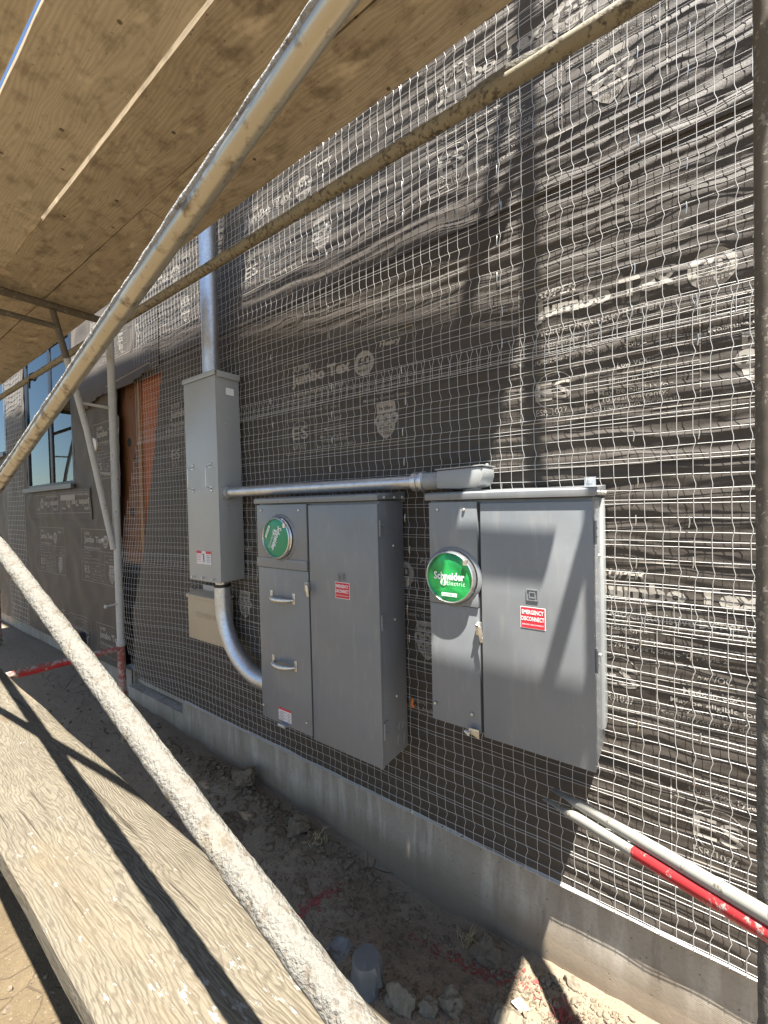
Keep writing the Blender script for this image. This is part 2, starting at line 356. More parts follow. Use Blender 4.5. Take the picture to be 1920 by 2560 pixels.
# ------------------------------------------------------------------ lettering: font outlines turned into meshes, all in one go
_jobs = {}
def want(key, txt, bold=0., shear=0., spacing=1.):
    if key in _jobs: return
    cu = bpy.data.curves.new('lettering', 'FONT'); cu.body = txt; cu.size = 1; cu.offset = bold; cu.shear = shear; cu.space_character = spacing
    cu.resolution_u = 2; o = bpy.data.objects.new('lettering', cu); C.objects.link(o); _jobs[key] = o
TXT = {'super': ('SUPER', .03, .25), 'jumbo': ('Jumbo Tex', .045, 0), 'n60': ('60', .03, 0), 'min': ('MINUTE', .02, 0), 'henry': ('Henry', .045, .2),
       'wrb': ('Weather-Resistive Barrier', .02, 0), 'astm': ('ASTM E2556 Type II', .008, 0), 'conf': ('Conforms to Federal Spec', .008, 0),
       'uub': ('UU-B-790a Type I, Grade "D", Style 2', .008, 0), 'es': ('ES', .012, 0), 'esr': ('ESR-1027', .012, 0), 'voc': ('Low VOC', .008, 0),
       'usa': ('Made in USA', .008, 0), 'may': ('May be eligible for', .008, 0), 'yr': ('10 year warranty.', .008, 0), 'see': ('See henry.com for details.', .012, 0),
       'st1': ('Step 1 component of the', .006, 0), 'fb': ('Fortifiber', .006, 0), 'mcs': ('Moisture Control System', .008, 0),
       'fb2': ('Fortifiber', .02, 0), 'n123': ('1\u00b72\u00b73', .04, 0), 'm1': ('MOISTURE', .012, 0), 'm2': ('CONTROL', .012, 0), 'm3': ('SYSTEM', .012, 0),
       'sch': ('Schneider', .03, 0), 'ele': ('Electric', .004, 0), 'sqd': ('SQUARE D', .015, 0), 'em': ('EMERGENCY', .02, 0), 'dis': ('DISCONNECT', .02, 0),
       'em2': ('SERVICE DISCONNECT', .01, 0), 'tv': ('TELEVISION', .0, 0), 'd3': ('D3', .0, 0), 'd26': ('26', .0, 0), 'dg': ('DANGER', .03, 0), 'wr': ('WARNING', .03, 0),
       'd': ('D', .02, 0), 's': ('S', .05, .25), 'roll': ('12  16  25', .0, 0)}
for k, (t_, b_, s_) in TXT.items(): want(k, t_, b_, s_, 1.25 if k == 'ele' else 1.0)
bpy.context.view_layer.update(); dg = bpy.context.evaluated_depsgraph_get()
TM = {}
for k, o in _jobs.items():
    me = o.evaluated_get(dg).to_mesh(); vs = np.array([v.co[:2] for v in me.vertices]); fs = [tuple(p.vertices) for p in me.polygons]
    vs = vs-vs.min(0); TM[k] = (vs, fs, vs.max(0)); o.to_mesh_clear() if hasattr(o, 'to_mesh_clear') else None
for o in list(_jobs.values()):
    cu = o.data; bpy.data.objects.remove(o); bpy.data.curves.remove(cu)
def letters(key, u0, v0, h=None, w=None, ang=0., center=False):
    vs, fs, mx = TM[key]; sy = h/mx[1] if h else w/mx[0]; sx = w/mx[0] if w else sy
    if not h: sy = sx
    p = vs*np.array([sx, sy])
    if center: p = p-np.array([mx[0]*sx/2, mx[1]*sy/2])
    if ang: c_, s_ = math.cos(ang), math.sin(ang); p = p@np.array([[c_, s_], [-s_, c_]])
    return p+np.array([u0, v0]), fs
class Flat:                                            # flat artwork in (u, v); layers lie 0.4 mm over each other
    def __init__(s): s.p = []; s.f = []; s.l = []
    def put(s, pf, layer=0):
        o = len(s.p); s.p += [tuple(q) for q in pf[0]]; s.f += [tuple(i+o for i in q) for q in pf[1]]; s.l += [layer]*len(pf[1]); return s
    def rect(s, u0, v0, u1, v1, layer=0): return s.put(([(u0, v0), (u1, v0), (u1, v1), (u0, v1)], [(0, 1, 2, 3)]), layer)
    def poly(s, pts, layer=0): return s.put((pts, [tuple(range(len(pts)))]), layer)
    def circ(s, u, v, rad, layer=0, n=28, sx=1.): return s.poly([(u+math.cos(2*math.pi*i/n)*rad*sx, v+math.sin(2*math.pi*i/n)*rad) for i in range(n)], layer)
    def ring(s, u, v, r0, r1, a0=0, a1=2*math.pi, layer=0, n=28):
        pts = [(u+math.cos(a0+(a1-a0)*i/n)*q, v+math.sin(a0+(a1-a0)*i/n)*q) for q in (r0, r1) for i in range(n+1)]
        return s.put((pts, [(i, i+1, n+2+i, n+1+i) for i in range(n)]), layer)
def shield(F, u, v, wd, ht, layer=0):
    a = wd/2; F.poly([(u-a*.8, v+ht*.5), (u, v+ht*.53), (u+a*.8, v+ht*.5), (u+a*.8, v+ht*.22), (u-a*.8, v+ht*.22)], layer)
    for k in (-1, 0, 1): F.circ(u+k*a*.62, v+ht*.04, a*.42, layer+abs(k) * 0, 20)
    F.poly([(u-a*.8, v-ht*.13), (u+a*.8, v-ht*.13), (u+a*.72, v-ht*.28), (u+a*.4, v-ht*.42), (u, v-ht*.53), (u-a*.4, v-ht*.42), (u-a*.72, v-ht*.28)], layer)
    F.put(letters('fb2', u, v+ht*.36, None, wd*.6, 0, True), layer+1); F.put(letters('n123', u, v+ht*.04, ht*.13, wd*.8, 0, True), layer+1)
    F.put(letters('m1', u, v-ht*.2, None, wd*.55, 0, True), layer+1); F.put(letters('m2', u, v-ht*.29, None, wd*.5, 0, True), layer+1); F.put(letters('m3', u, v-ht*.37, None, wd*.4, 0, True), layer+1)
def roll_label():
    F = Flat(); t = .0035
    for a in ((0, 0, .77, t), (0, .46-t, .77, .46), (0, 0, t, .46), (.77-t, 0, .77, .46), (.01, .272, .76, .275), (.49, .01, .493, .272), (.01, .168, .49, .171), (.205, .01, .208, .168), (.208, .118, .49, .12), (.208, .082, .49, .084)): F.rect(*a)
    F.put(letters('super', .062, .405, .029, .118)); F.put(letters('jumbo', .052, .325, .072, .39)); F.put(letters('wrb', .051, .284, .027, .35))
    F.circ(.518, .358, .054); F.put(letters('n60', .518, .367, .046, .07, 0, True), 1); F.put(letters('min', .518, .328, .013, .065, 0, True), 1)
    F.put(letters('henry', .60, .400, .03, .11))
    F.put(letters('astm', .043, .243, .016)); F.put(letters('conf', .043, .217, .016)); F.put(letters('uub', .043, .190, .018, .325))
    F.put(letters('es', .052, .072, .062, .11)); F.ring(.11, .103, .058, .061, .6, 4.6); F.put(letters('esr', .052, .024, .022, .098))
    F.put(letters('voc', .335, .145, .018, .085, 0, True)); F.put(letters('usa', .335, .101, .018, .13, 0, True))
    F.put(letters('may', .335, .066, .018, .19, 0, True)); F.put(letters('yr', .335, .045, .017, .165, 0, True)); F.put(letters('see', .335, .022, .018, .235, 0, True))
    F.put(letters('st1', .627, .245, .017, .24, 0, True)); F.put(letters('fb', .627, .218, .017, .09, 0, True)); F.put(letters('mcs', .627, .191, .018, .235, 0, True))
    shield(F, .627, .095, .122, .15)
    return F
ROLL = roll_label()
def subdivide_flat(F, maxlen):
    bm = bmesh.new(); vs = [bm.verts.new((p[0], p[1], 0)) for p in F.p]; lay = bm.faces.layers.int.new('l')
    for q, l in zip(F.f, F.l):
        try: fc = bm.faces.new([vs[i] for i in q]); fc[lay] = l
        except ValueError: pass
    bmesh.ops.triangulate(bm, faces=bm.faces)
    for _ in range(7):
        es = [e for e in bm.edges if e.calc_length() > maxlen]
        if not es: break
        bmesh.ops.subdivide_edges(bm, edges=es, cuts=1, use_grid_fill=False)
        bmesh.ops.triangulate(bm, faces=[q for q in bm.faces if len(q.verts) > 3])
    bm.verts.index_update(); P = np.array([v.co[:2] for v in bm.verts]); Q = [tuple(v.index for v in fc.verts) for fc in bm.faces]; L = [fc[lay] for fc in bm.faces]
    bm.free(); return P, Q, L
ROLLS = subdivide_flat(ROLL, .02)

# ------------------------------------------------------------------ the wrapped wall
def wrinkle(x, z):
    x = np.asarray(x, float); z = np.asarray(z, float)
    wz = z*17.5+.75*pn(x*1.3+9, z*1.7)+.6*pn(x*4.1, z*3+5)
    a = pn(x*1.3+3, wz); b = pn(x*2.3+31, wz*1.6+7); c = pn(x*7+5, z*13+2)
    ridge = (1-np.abs(a)*2.6); r3 = 1-np.abs(pn(x*2.6+11, wz*2.3+3))*2.6
    amp = np.where(x > -2.6, .0068, .0035)*(.55+.45*np.clip((x+2.2)/1.6, 0, 1))
    soft = pn(x*1.4+50, z*1.4+20)*.006
    return amp*(.75*ridge+.55*b+.30*r3+.45*c+.16*pn(x*15+3, z*27+8))+soft*.6
LAPS = [-1.30, -.80, .10, 1.0, 1.9]
def sheet_y(i, x, z):                                   # front face of paper course i
    t = np.clip((z-LAPS[i])/.12, 0, 1)
    return -.006-wrinkle(x, z)-.0045*(1-t)**2+.0025*np.clip((z-(LAPS[i+1] if i+1 < len(LAPS) else 9))/.03+.4, 0, 1)
wall = thing('house_wall', 'house wall wrapped in printed black building paper under wire lath on a concrete foundation', 'wall', (-1, 0, -1.6))
def grid_mb(xs, zs, fy, mask=None):
    X, Z = np.meshgrid(xs, zs); Y = fy(X, Z); mb = MB(); nx = len(xs)
    mb.v = [tuple(p) for p in np.stack([X.ravel(), Y.ravel(), Z.ravel()], 1)]
    I, J = np.meshgrid(np.arange(nx-1), np.arange(len(zs)-1)); a = (J*nx+I).ravel()
    if mask is not None:
        cx = (X[:-1, :-1]+X[1:, 1:])/2; cz = (Z[:-1, :-1]+Z[1:, 1:])/2; a = a[mask(cx, cz).ravel()]
    mb.f = [(int(k), int(k+1), int(k+1+nx), int(k+nx)) for k in a]; mb.mi = [0]*len(mb.f); return mb
EDGE = np.array([(-1.35, -3.44), (-.8, -3.42), (-.38, -3.24), (.09, -3.11), (.5, -2.97), (.92, -2.89)])
def left_edge(z): return np.where(z > .93, -3.9, np.interp(z, EDGE[:, 0], EDGE[:, 1]+.012*np.sin(EDGE[:, 0]*9)))
for i, zb in enumerate(LAPS[:4]):
    zt = (LAPS[i+1]+.07) if i < 3 else 2.35
    if i == 0: zb = -1.285
    xs = np.arange(-3.9, 1.4, .0135); zs = np.arange(zb, zt, .0065)
    mb = grid_mb(xs, zs, lambda X, Z, i=i: sheet_y(i, X, Z), lambda x, z: x > left_edge(z)+.01*pn(x*0, z*14))
    obj('building_paper', mb, 'paper', wall, smooth=60)
def stamp(i, fx, fz, rot=0, clip=None, yfun=None):
    P, Q, L = ROLLS; p = P.copy()
    if rot: p = np.array([.77, .46])-p
    x = p[:, 0]+fx; z = p[:, 1]+fz; L = np.array(L)
    y = (yfun(x, z) if yfun else sheet_y(i, x, z))
    keep = [k for k, q in enumerate(Q) if clip is None or all(clip(x[j], z[j]) for j in q)]
    mb = MB(); vl = np.zeros(len(x))
    for k in keep:
        if L[k]:
            for j in Q[k]: vl[j] = 1
    mb.v = list(zip(x, y-.0012-vl*.0008, z)); mb.f = [Q[k] for k in keep]; mb.mi = [int(L[k]) for k in keep]
    return obj('printed_label', mb, ['prnt', 'paper'], wall, smooth=0)
lap_clip = lambda i: (lambda x, z: z < LAPS[i+1]-.004 and z > LAPS[i]+.002 and x > float(left_edge(z))+.012)
for k in (-1, 0, 1, 2): stamp(2, -1.635+1.19*k, .255, clip=lap_clip(2))
for k in (-2, -1, 0, 1): stamp(1, -.268+1.19*k, -.65, clip=lap_clip(1))
for k in (-2, -1, 0, 1): stamp(3, -.79+1.19*k, 1.165, clip=lambda x, z: z > 1.005 and x > -3.88)
for fx, fz in ((-.03, -1.03), (-1.255, -.86)): stamp(0, fx, fz, clip=lap_clip(0))

# ------------------------------------------------------------------ left part of the wall: smoother paper, opening, window
def lsheet(x, z): return -.010-.5*wrinkle(x, z)-.012*pn(x*2.1, z*1.6)-.010*(1-np.abs(pn(x*3+z*1.2, z*3.5-x*.8))*2.4)
def lmask(x, z):
    r = np.where(z > .93, -3.2, -3.52-.06*np.clip((.93-z)/1.3, 0, 1)+.03*np.sin(z*5))
    win = (x > -5.83) & (x < -4.45) & (z > .225) & (z < 1.66); win2 = (x < -6.56) & (z > .70)
    return (x < r) & ~win & ~win2
mb = grid_mb(np.arange(-9.5, -3.18, .03), np.arange(-1.28, 2.6, .03), lsheet, lmask); obj('building_paper', mb, 'paper', wall, smooth=60)
lc = lambda x, z: bool(lmask(np.array(x), np.array(z)))
for fx, fz in ((-5.54, -.62), (-4.365, -.62), (-4.015, .255), (-5.2, 1.165), (-4.05, 1.165)): stamp(0, fx, fz, clip=lc, yfun=lsheet)
stamp(0, -4.1, -1.42, clip=lambda x, z: lc(x, z) and z > -1.25, yfun=lsheet); stamp(0, -5.0, -1.25, rot=1, clip=lambda x, z: lc(x, z) and z < -.95, yfun=lsheet)
strip = grid_mb(np.arange(-5.85, -4.1, .03), np.arange(-.08, .21, .02), lambda x, z: lsheet(x, z)-.008); obj('building_paper', strip, 'paper', wall, smooth=60)
for fx in (-5.6, -4.85): stamp(0, fx, -.02, rot=1, clip=lambda x, z: -.07 < z < .19 and -5.84 < x < -4.12, yfun=lambda x, z: lsheet(x, z)-.008)
# drooping flap over the opening
def flap_y(x, z): return -.016-.022*np.clip((1.2-z)/.3, 0, 1)*np.clip((-2.86-x)/.2, 0, 1)-.006*pn(x*3, z*2)-.5*wrinkle(x, z)
mb = grid_mb(np.arange(-4.3, -2.86, .02), np.arange(.80, 1.42, .02), flap_y, lambda x, z: z > .93+.035*np.clip((x+3.5), -1, .6)+.02*np.sin(x*6)-.10*np.clip(-(x+3.75)*2, 0, .6))
obj('building_paper', mb, 'paper', wall, smooth=60, label='loose flap of paper hanging over the opening')
stamp(0, -3.83, 1.165, clip=lambda x, z: z > 1.01 and x < -2.88 and z < 1.40, yfun=flap_y)
m2 = MB(); m2.seg_tube((-3.62, -.062, .955), (-2.95, -.05, 1.0), .0035, .05, seg=6); obj('flap_string', m2, 'prnt', wall)
# sheathing behind everything, then the boards in the opening
m2 = MB(); m2.box(-9.5, -5.85, .02, .10, -1.28, 3.2); m2.box(-4.43, -3.72, .02, .10, -1.28, 3.2); m2.box(-5.85, -4.43, .02, .10, -1.28, .22); m2.box(-5.85, -4.43, .02, .10, 1.67, 3.2); m2.box(-2.75, 1.4, .012, .10, -1.28, 3.2); m2.box(-3.72, -2.75, .012, .1, 1.1, 3.2)
obj('sheathing', m2, 'mast', wall)
m2 = MB(); m2.box(-3.66, -3.285, .03, .055, -.42, 1.1); obj('fir_board', m2, 'fir', wall, bevel=.002)
m2 = MB(); m2.box(-3.285, -3.245, .012, .09, -1.2, 1.1); obj('stud', m2, 'fir2', wall, bevel=.002)
m2 = MB(); m2.box(-3.245, -2.76, .03, .05, -1.26, 1.1); obj('plywood_panel', m2, 'osb', wall)
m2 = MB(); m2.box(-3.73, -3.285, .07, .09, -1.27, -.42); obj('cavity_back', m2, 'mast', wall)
F = Flat(); F.put(letters('d3', -3.56, -.16, .085, .11)); F.put(letters('d26', -3.53, -.30, .08, .10))
m2 = MB(); m2.add([(p[0], .0285, p[1]) for p in F.p], F.f); obj('pencil_writing', m2, 'graphite', wall, smooth=0)
m2 = MB()
for kx, kz, kr in ((-3.47, .52, .034), (-3.46, -.02, .038), (-3.42, .86, .008), (-3.52, .40, .007), (-3.40, .39, .007), (-3.05, .55, .012), (-3.02, .80, .008), (-3.12, -.18, .015)): m2.lathe((kx, .0285, kz), [(.0001, 0), (kr, 0), (kr*1.05, .003)], 'Y', 14)
obj('wood_knots', m2, 'mast', wall)
# window
def window(x0, x1, z0, z1, mulls, nm='window'):
    fr = MB(); t = .045
    fr.box(x0, x0+t, -.016, .03, z0, z1); fr.box(x1-t, x1, -.016, .03, z0, z1); fr.box(x0+t, x1-t, -.016, .03, z1-t, z1); fr.box(x0+t, x1-t, -.016, .03, z0, z0+t)
    for mx in mulls: fr.box(mx-.03, mx+.03, -.012, .028, z0+t, z1-t)
    o = obj(nm, fr, 'navy', wall, bevel=.003)
    def sub(n, mb, mat):
        q = obj(n, mb, mat, None); q.parent = o
        for v in q.data.vertices: v.co -= Vector((-1, 0, 0))
        q.location = (0, 0, 0); return q
    ed = [x0+t]+list(mulls)+[x1-t]
    for a, b in zip(ed[:-1], ed[1:]): m = MB(); m.box(a+.002, b-.002, -.002, .002, z0+t, z1-t); sub('pane', m, 'glass')
    m = MB(); m.box(x0-.02, x1+.03, -.06, -.0355, z0-.03, z0+.012); sub('sill', m, 'sill')
    for a, b in zip(ed[:-1], ed[1:]):
        pl = []; n = 26
        for i in range(n+1): pl.append((a+.02+(b-a-.04)*(i/n)*(.96 if a > x0+.3 else .5)+(0 if a > x0+.3 else (b-a)*.48), .05+.012*math.sin(i*2.4), 0))
        m = MB(); vs = [(p[0], p[1], z) for z in (z0+.03, z1) for p in pl]; m.add(vs, [(i, i+1, n+2+i, n+1+i) for i in range(n)]); sub('curtain', m, 'curtain')
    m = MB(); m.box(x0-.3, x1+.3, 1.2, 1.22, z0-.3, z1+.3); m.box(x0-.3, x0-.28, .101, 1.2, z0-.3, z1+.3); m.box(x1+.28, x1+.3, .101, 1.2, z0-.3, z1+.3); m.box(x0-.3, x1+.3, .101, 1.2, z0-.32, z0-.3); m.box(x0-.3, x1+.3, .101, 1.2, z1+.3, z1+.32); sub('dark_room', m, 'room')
    return o
# children of the window are sub-parts; obj() gives world vertices, so the root offset is taken off once
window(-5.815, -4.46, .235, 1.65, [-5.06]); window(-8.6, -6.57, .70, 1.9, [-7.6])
# small fittings on the left wall
m2 = MB(); m2.lathe((-3.975, -.035, .543), [(.055, .02), (.06, 0), (.036, -.012), (.026, -.012), (.026, .03)], 'Y', 24); vent = obj('pipe_escutcheon', m2, 'foam', wall)
m2 = MB(); m2.lathe((-3.975, -.035, .543), [(.0001, .002), (.026, .002)], 'Y', 20); obj('orange_pipe_end', m2, 'orange', wall)
m2 = MB(); m2.tube([(-4.39, .02, -1.17), (-4.40, -.10, -1.17)], .075, 24); m2.lathe((-4.40, -.10, -1.17), [(.0001, 0), (.055, 0), (.06, -.01), (.075, -.01), (.078, .02)], 'Y', 24); obj('drain_pipe_end', m2, 'black', wall)
m2 = MB(); m2.tube([(-4.33, -.09, -1.10), (-4.29, -.11, -1.16), (-4.31, -.12, -1.24)], .006, 6); obj('pipe_strap', m2, 'foam', wall)
m2 = MB(); m2.box(-4.78, -4.42, -.035, -.02, .10, .15); obj('torn_paper_strip', m2, 'prnt', wall)

# ------------------------------------------------------------------ wire lath
def lath_y(x, z, s=0):
    bulge = .07*np.exp(-((x+3.3)/.45)**2)*np.exp(-((z+.7)/.5)**2)
    return -.0245-.0045*pn(x*2.3+s*7, z*3.1)-.0035*pn(x*9+s, z*9)-bulge
LEDGE = np.array([(-1.3, -3.2), (-1.15, -3.38), (-.39, -3.50), (-.015, -3.42), (.58, -3.18), (1.1, -3.06), (1.3, -3.2), (2.4, -3.3)])
mbw = MB()
def wire(P, rad):                                       # many slim triangular tubes at once
    P = np.asarray(P); n = len(P); d = np.gradient(P, axis=0); d /= np.linalg.norm(d, axis=1)[:, None]
    a = np.tile(np.array([0, 1., 0]), (n, 1)); a -= d*(a*d).sum(1)[:, None]; a /= np.linalg.norm(a, axis=1)[:, None]; b = np.cross(d, a)
    rs = [P+rad*(math.cos(t)*a+math.sin(t)*b) for t in (0, 1.5708, 3.1416, 4.7124)]
    o = len(mbw.v); V = np.stack(rs, 1).reshape(-1, 3); mbw.v += V.tolist()
    for i in range(n-1):
        for k in range(4):
            k2 = (k+1) % 4; mbw.f.append((o+4*i+k, o+4*i+k2, o+4*i+4+k2, o+4*i+4+k))
rng = np.random.RandomState(5); WR = .00088
def lath_sheet(z0, z1, s, dy, ph):
    rows = []; z = z0+.002; k = 0
    while z < z1:
        rows.append(z)
        if k % 3 == 0: rows.append(z+.0125)
        z += .0405; k += 1
    zlast = max(rows)
    xs = np.arange(-3.6, 1.3, .02)
    for j, zr in enumerate(rows):
        wob = .006*pn(xs*1.3+j*3.7, xs*0+s*11)+.0035*pn(xs*5+j*1.9, xs*0+s)
        droop = -.04*np.exp(-((xs+3.4)/.5)**2)*np.clip((.2-zr), 0, 1.0)
        if zr < -1.24: wob = wob*.2; droop = droop*0
        zz = zr+wob+droop; m = xs > np.interp(zr, LEDGE[:, 0], LEDGE[:, 1])+.02*rng.randn()*.3
        if m.sum() > 3: wire(np.stack([xs[m], lath_y(xs[m], zz[m], s)+dy, zz[m]], 1), WR)
    x = -3.55+ph
    while x < 1.25:
        zv = [];  xv = []
        zc = z0
        n = int((zlast-z0)/.0101); zs = np.linspace(z0, zlast, n)
        phs = ((zs-z0)/.1215+ (.18 if s % 2 else 0)) % 1.0
        kink = np.interp(phs, [0, .42, .60, .78, 1.0], [0, 0, .0075, 0, 0])*(.6+.5*rng.rand())
        xx = x+kink+.005*pn(zs*3+x*2, zs*0+s)+.0015*rng.randn()
        m = xx > np.interp(zs, LEDGE[:, 0], LEDGE[:, 1])
        if m.sum() > 3:
            zz = zs[m]; wire(np.stack([xx[m], lath_y(xx[m], zz, s)+dy-.0016, zz], 1), WR)
        x += .0388
lath_sheet(-1.287, -.30, 0, 0, 0); lath_sheet(-.385, .56, 1, -.0025, .011); lath_sheet(.475, 2.3, 2, 0, .021)
for (xa, xb, za, zb_) in ((-6.56, -5.84, -1.25, 2.3),):
    for zr in np.arange(za, zb_, .055):
        xs = np.arange(xa, xb, .08); wire(np.stack([xs, -.03+.006*pn(xs*3, xs*0+zr*9), zr+.006*pn(xs*2+zr*31, xs*0)], 1), .0016)
    for x in np.arange(xa, xb, .06):
        zs = np.arange(za, zb_, .05); wire(np.stack([x+.004*pn(zs*9, zs*0+x), zs*0-.032, zs], 1), .0012)
mbw.mi = [0]*len(mbw.f); obj('wire_lath', mbw, 'wire', wall, smooth=0, kind='stuff')
m2 = MB(); rs = random.Random(4)
for row in range(-8, 15):
    zz = row*.1215+.05
    for x in (-1.72, -1.31, -.905, -.505, -.1, .03):
        if rs.random() < .72:
            x2 = x+rs.uniform(-.012, .012); z2 = zz+rs.uniform(-.01, .01); y = float(sheet_y(1, np.array(x2), np.array(z2)))
            m2.tube([(x2, y-.018, z2+.017), (x2+.001, y-.022, z2), (x2-.001, y-.018, z2-.014)], .0014, 5)
obj('lath_staples', m2, 'zinc', wall, kind='stuff')
# weep screed
m2 = MB(); m2.prismx([(.004, -1.255), (.002, -1.255), (.002, -1.275), (-.009, -1.280), (-.020, -1.2865), (-.020, -1.2885), (.012, -1.2875), (.012, -1.285), (-.004, -1.283)], -2.70, 1.4); obj('weep_screed', m2, 'wpaint', wall)

# ------------------------------------------------------------------ foundation
def conc_grid(x0, x1, z0, z1, y, st=.03, name='foundation', amp=.004):
    mb = grid_mb(np.arange(x0, x1+.001, st), np.linspace(z0, z1, max(4, int((z1-z0)/st))), lambda X, Z: y-amp*pn(X*3, Z*6)-.002*pn(X*11, Z*14)); return mb
def fy(X, Z): return .013-.003*pn(X*3, Z*6)-.0015*pn(X*11, Z*14)-.003*np.clip((-1.53-Z+.012*pn(X*4, X*0))/.02, 0, 1)
fnd = MB()
for x0, x1, zt in ((-2.78, 1.6, -1.288), (-3.6, -2.78, -1.405)):
    a = grid_mb(np.arange(x0, x1+.001, .02), np.concatenate([np.linspace(-1.95, -1.53, 18), np.linspace(-1.525, -1.505, 5), np.linspace(-1.49, zt, 12)]), fy); fnd.add(a.v, a.f)
a = grid_mb(np.arange(-9.5, -3.6, .06), np.linspace(-1.8, -1.298, 10), lambda X, Z: .05-.004*pn(X*3, Z*6)); fnd.add(a.v, a.f)
fnd.box(-9.5, -3.601, .06, .2, -1.9, -1.299); fnd.add([(-9.5, .046, -1.2985), (-3.6, .046, -1.2985), (-3.6, .07, -1.2985), (-9.5, .07, -1.2985)], [(0, 1, 2, 3)])
fnd.box(-3.6, -2.78, .017, .2, -1.9, -1.4052); fnd.box(-3.6, -2.78, .085, .2, -1.4, -1.29); fnd.box(-2.78, 1.6, .02, .2, -1.9, -1.289)
obj('foundation', fnd, 'conc', wall, smooth=40)

# ------------------------------------------------------------------ ground
def gz(x, y):
    x = np.asarray(x, float); y = np.asarray(y, float)
    b = -1.585+.045*np.clip(-(x+1.8), 0, 3)*np.clip((y+1.6)/1.2, 0, 1)
    b = b-.075*np.exp(-((x+.85)/.42)**2-((y+.10)/.22)**2)
    b = b+.05*np.exp(-((x+1.9)/.6)**2-((y+.16)/.16)**2)+.03*np.exp(-((x+3.0)/.4)**2-((y+.2)/.2)**2)
    near = np.clip(1-(np.abs(x+1.5)+np.abs(y+.6)*.6)/9, .0, 1)
    return b+near*(.030*pn(x*2.1, y*2.1)+.016*pn(x*6+3, y*6)+.007*pn(x*17, y*17)+.0045*pn(x*41, y*41))
gx = np.concatenate([-np.geomspace(4.6, 90, 26)[::-1], np.arange(-4.5, .6, .0165), np.geomspace(.62, 60, 24)])
gy = np.concatenate([-np.geomspace(1.75, 90, 26)[::-1], np.arange(-1.7, .04, .0165), [.06, .4, 3]])
Xg, Yg = np.meshgrid(gx, gy); Zg = gz(Xg, Yg); mb = MB(); mb.v = np.stack([Xg.ravel(), Yg.ravel(), Zg.ravel()], 1).tolist()
nx = len(gx); I, J = np.meshgrid(np.arange(nx-1), np.arange(len(gy)-1)); a = (J*nx+I).ravel(); mb.f = [(int(k), int(k+1), int(k+1+nx), int(k+nx)) for k in a]; mb.mi = [0]*len(mb.f)
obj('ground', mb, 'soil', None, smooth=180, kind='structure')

def clod(mb, c, rad, seed, sq=(1, 1, .75), sub=2, rough=.35):
    bm = bmesh.new(); bmesh.ops.create_icosphere(bm, subdivisions=sub, radius=1)
    rz = Matrix.Rotation(seed*1.7, 3, 'Z') @ Matrix.Rotation(seed*.9, 3, 'X')
    vs = []
    for v in bm.verts:
        p = v.co.copy(); d = 1+rough*mnoise.noise(p*1.1+Vector((seed*3.1, seed, 0)))+rough*.5*mnoise.noise(p*2.7+Vector((seed, 0, seed)))
        for k in range(5):                              # chip flat facets off
            n = Vector((math.sin(seed*3+k*2.1), math.cos(seed*2+k*1.3), math.sin(k*1.9+seed))).normalized(); e = p.dot(n)*d
            if e > .72: d *= .72/e
        p = p*d; p = Vector((p.x*sq[0], p.y*sq[1], p.z*sq[2])); p = rz @ p; vs.append(tuple(Vector(c)+p*rad))
    mb.add(vs, [tuple(v.index for v in q.verts) for q in bm.faces]); bm.free()
ROCKS = [('clay_clod', -1.985, -.075, .085, (.65, .7, 1.25), 'tall dark clay clod leaning against the concrete foundation', 'rock'),
         ('clay_clod', -1.52, -.10, .062, (1, .8, .9), 'round clay clod in the gravel pile right against the foundation', 'rock'),
         ('clay_clod', -1.78, -.29, .085, (1.25, 1, .4), 'flat slab of dirt lying between the plaster coated brace and the foundation', 'rock'),
         ('clay_clod', -.56, -.075, .062, (1, .9, .6), 'dark flat clod beside the tuft of dry grass', 'rock'),
         ('broken_stone', -.735, -.39, .052, (1, .8, .9), 'grey broken stone just right of the plastic capped stub', 'stone'),
         ('broken_stone', -.60, -.31, .045, (.9, .8, 1), 'upright grey stone right of the pair behind the plastic capped stub', 'stone'),
         ('broken_stone', -.44, -.262, .058, (1.1, 1, .8), 'large pale stone at the edge of the sunlit patch', 'stone'),
         ('broken_stone', -.655, -.36, .036, (.8, .8, 1), 'small grey stone in the middle of the trench stones', 'stone'),
         ('broken_stone', -.30, -.03, .026, (1.2, 1, .6), 'small tan stone sunlit at the foot of the foundation', 'stone'),
         ('clay_clod', -2.62, -.17, .07, (1, .9, .8), 'dark lump of earth below the foundation corner', 'rock'),
         ('clay_clod', -1.30, -.30, .03, (1, .9, .8), 'small lone clod on the bare trench floor left of the red marks', 'rock')]
for k, (nm, x, y, rr, sq, lab, cat) in enumerate(ROCKS):
    mb = MB(); z = float(gz(x, y)); clod(mb, (x, y, z+rr*.22*sq[2]), rr, k+1, sq, 4, .5)
    mb.v = [tuple(Vector(p)+Vector((mnoise.noise(Vector(p)*55), mnoise.noise(Vector(p)*55+Vector((9, 0, 0))), mnoise.noise(Vector(p)*55+Vector((0, 9, 0)))))*rr*.13+Vector((mnoise.noise(Vector(p)*140), mnoise.noise(Vector(p)*140+Vector((5, 0, 0))), mnoise.noise(Vector(p)*140+Vector((0, 5, 0)))))*rr*.05) for p in mb.v]
    solo(nm, mb, 'rock' if 'clod' in nm else 'rockl', lab, cat, (x, y, z), smooth=28)
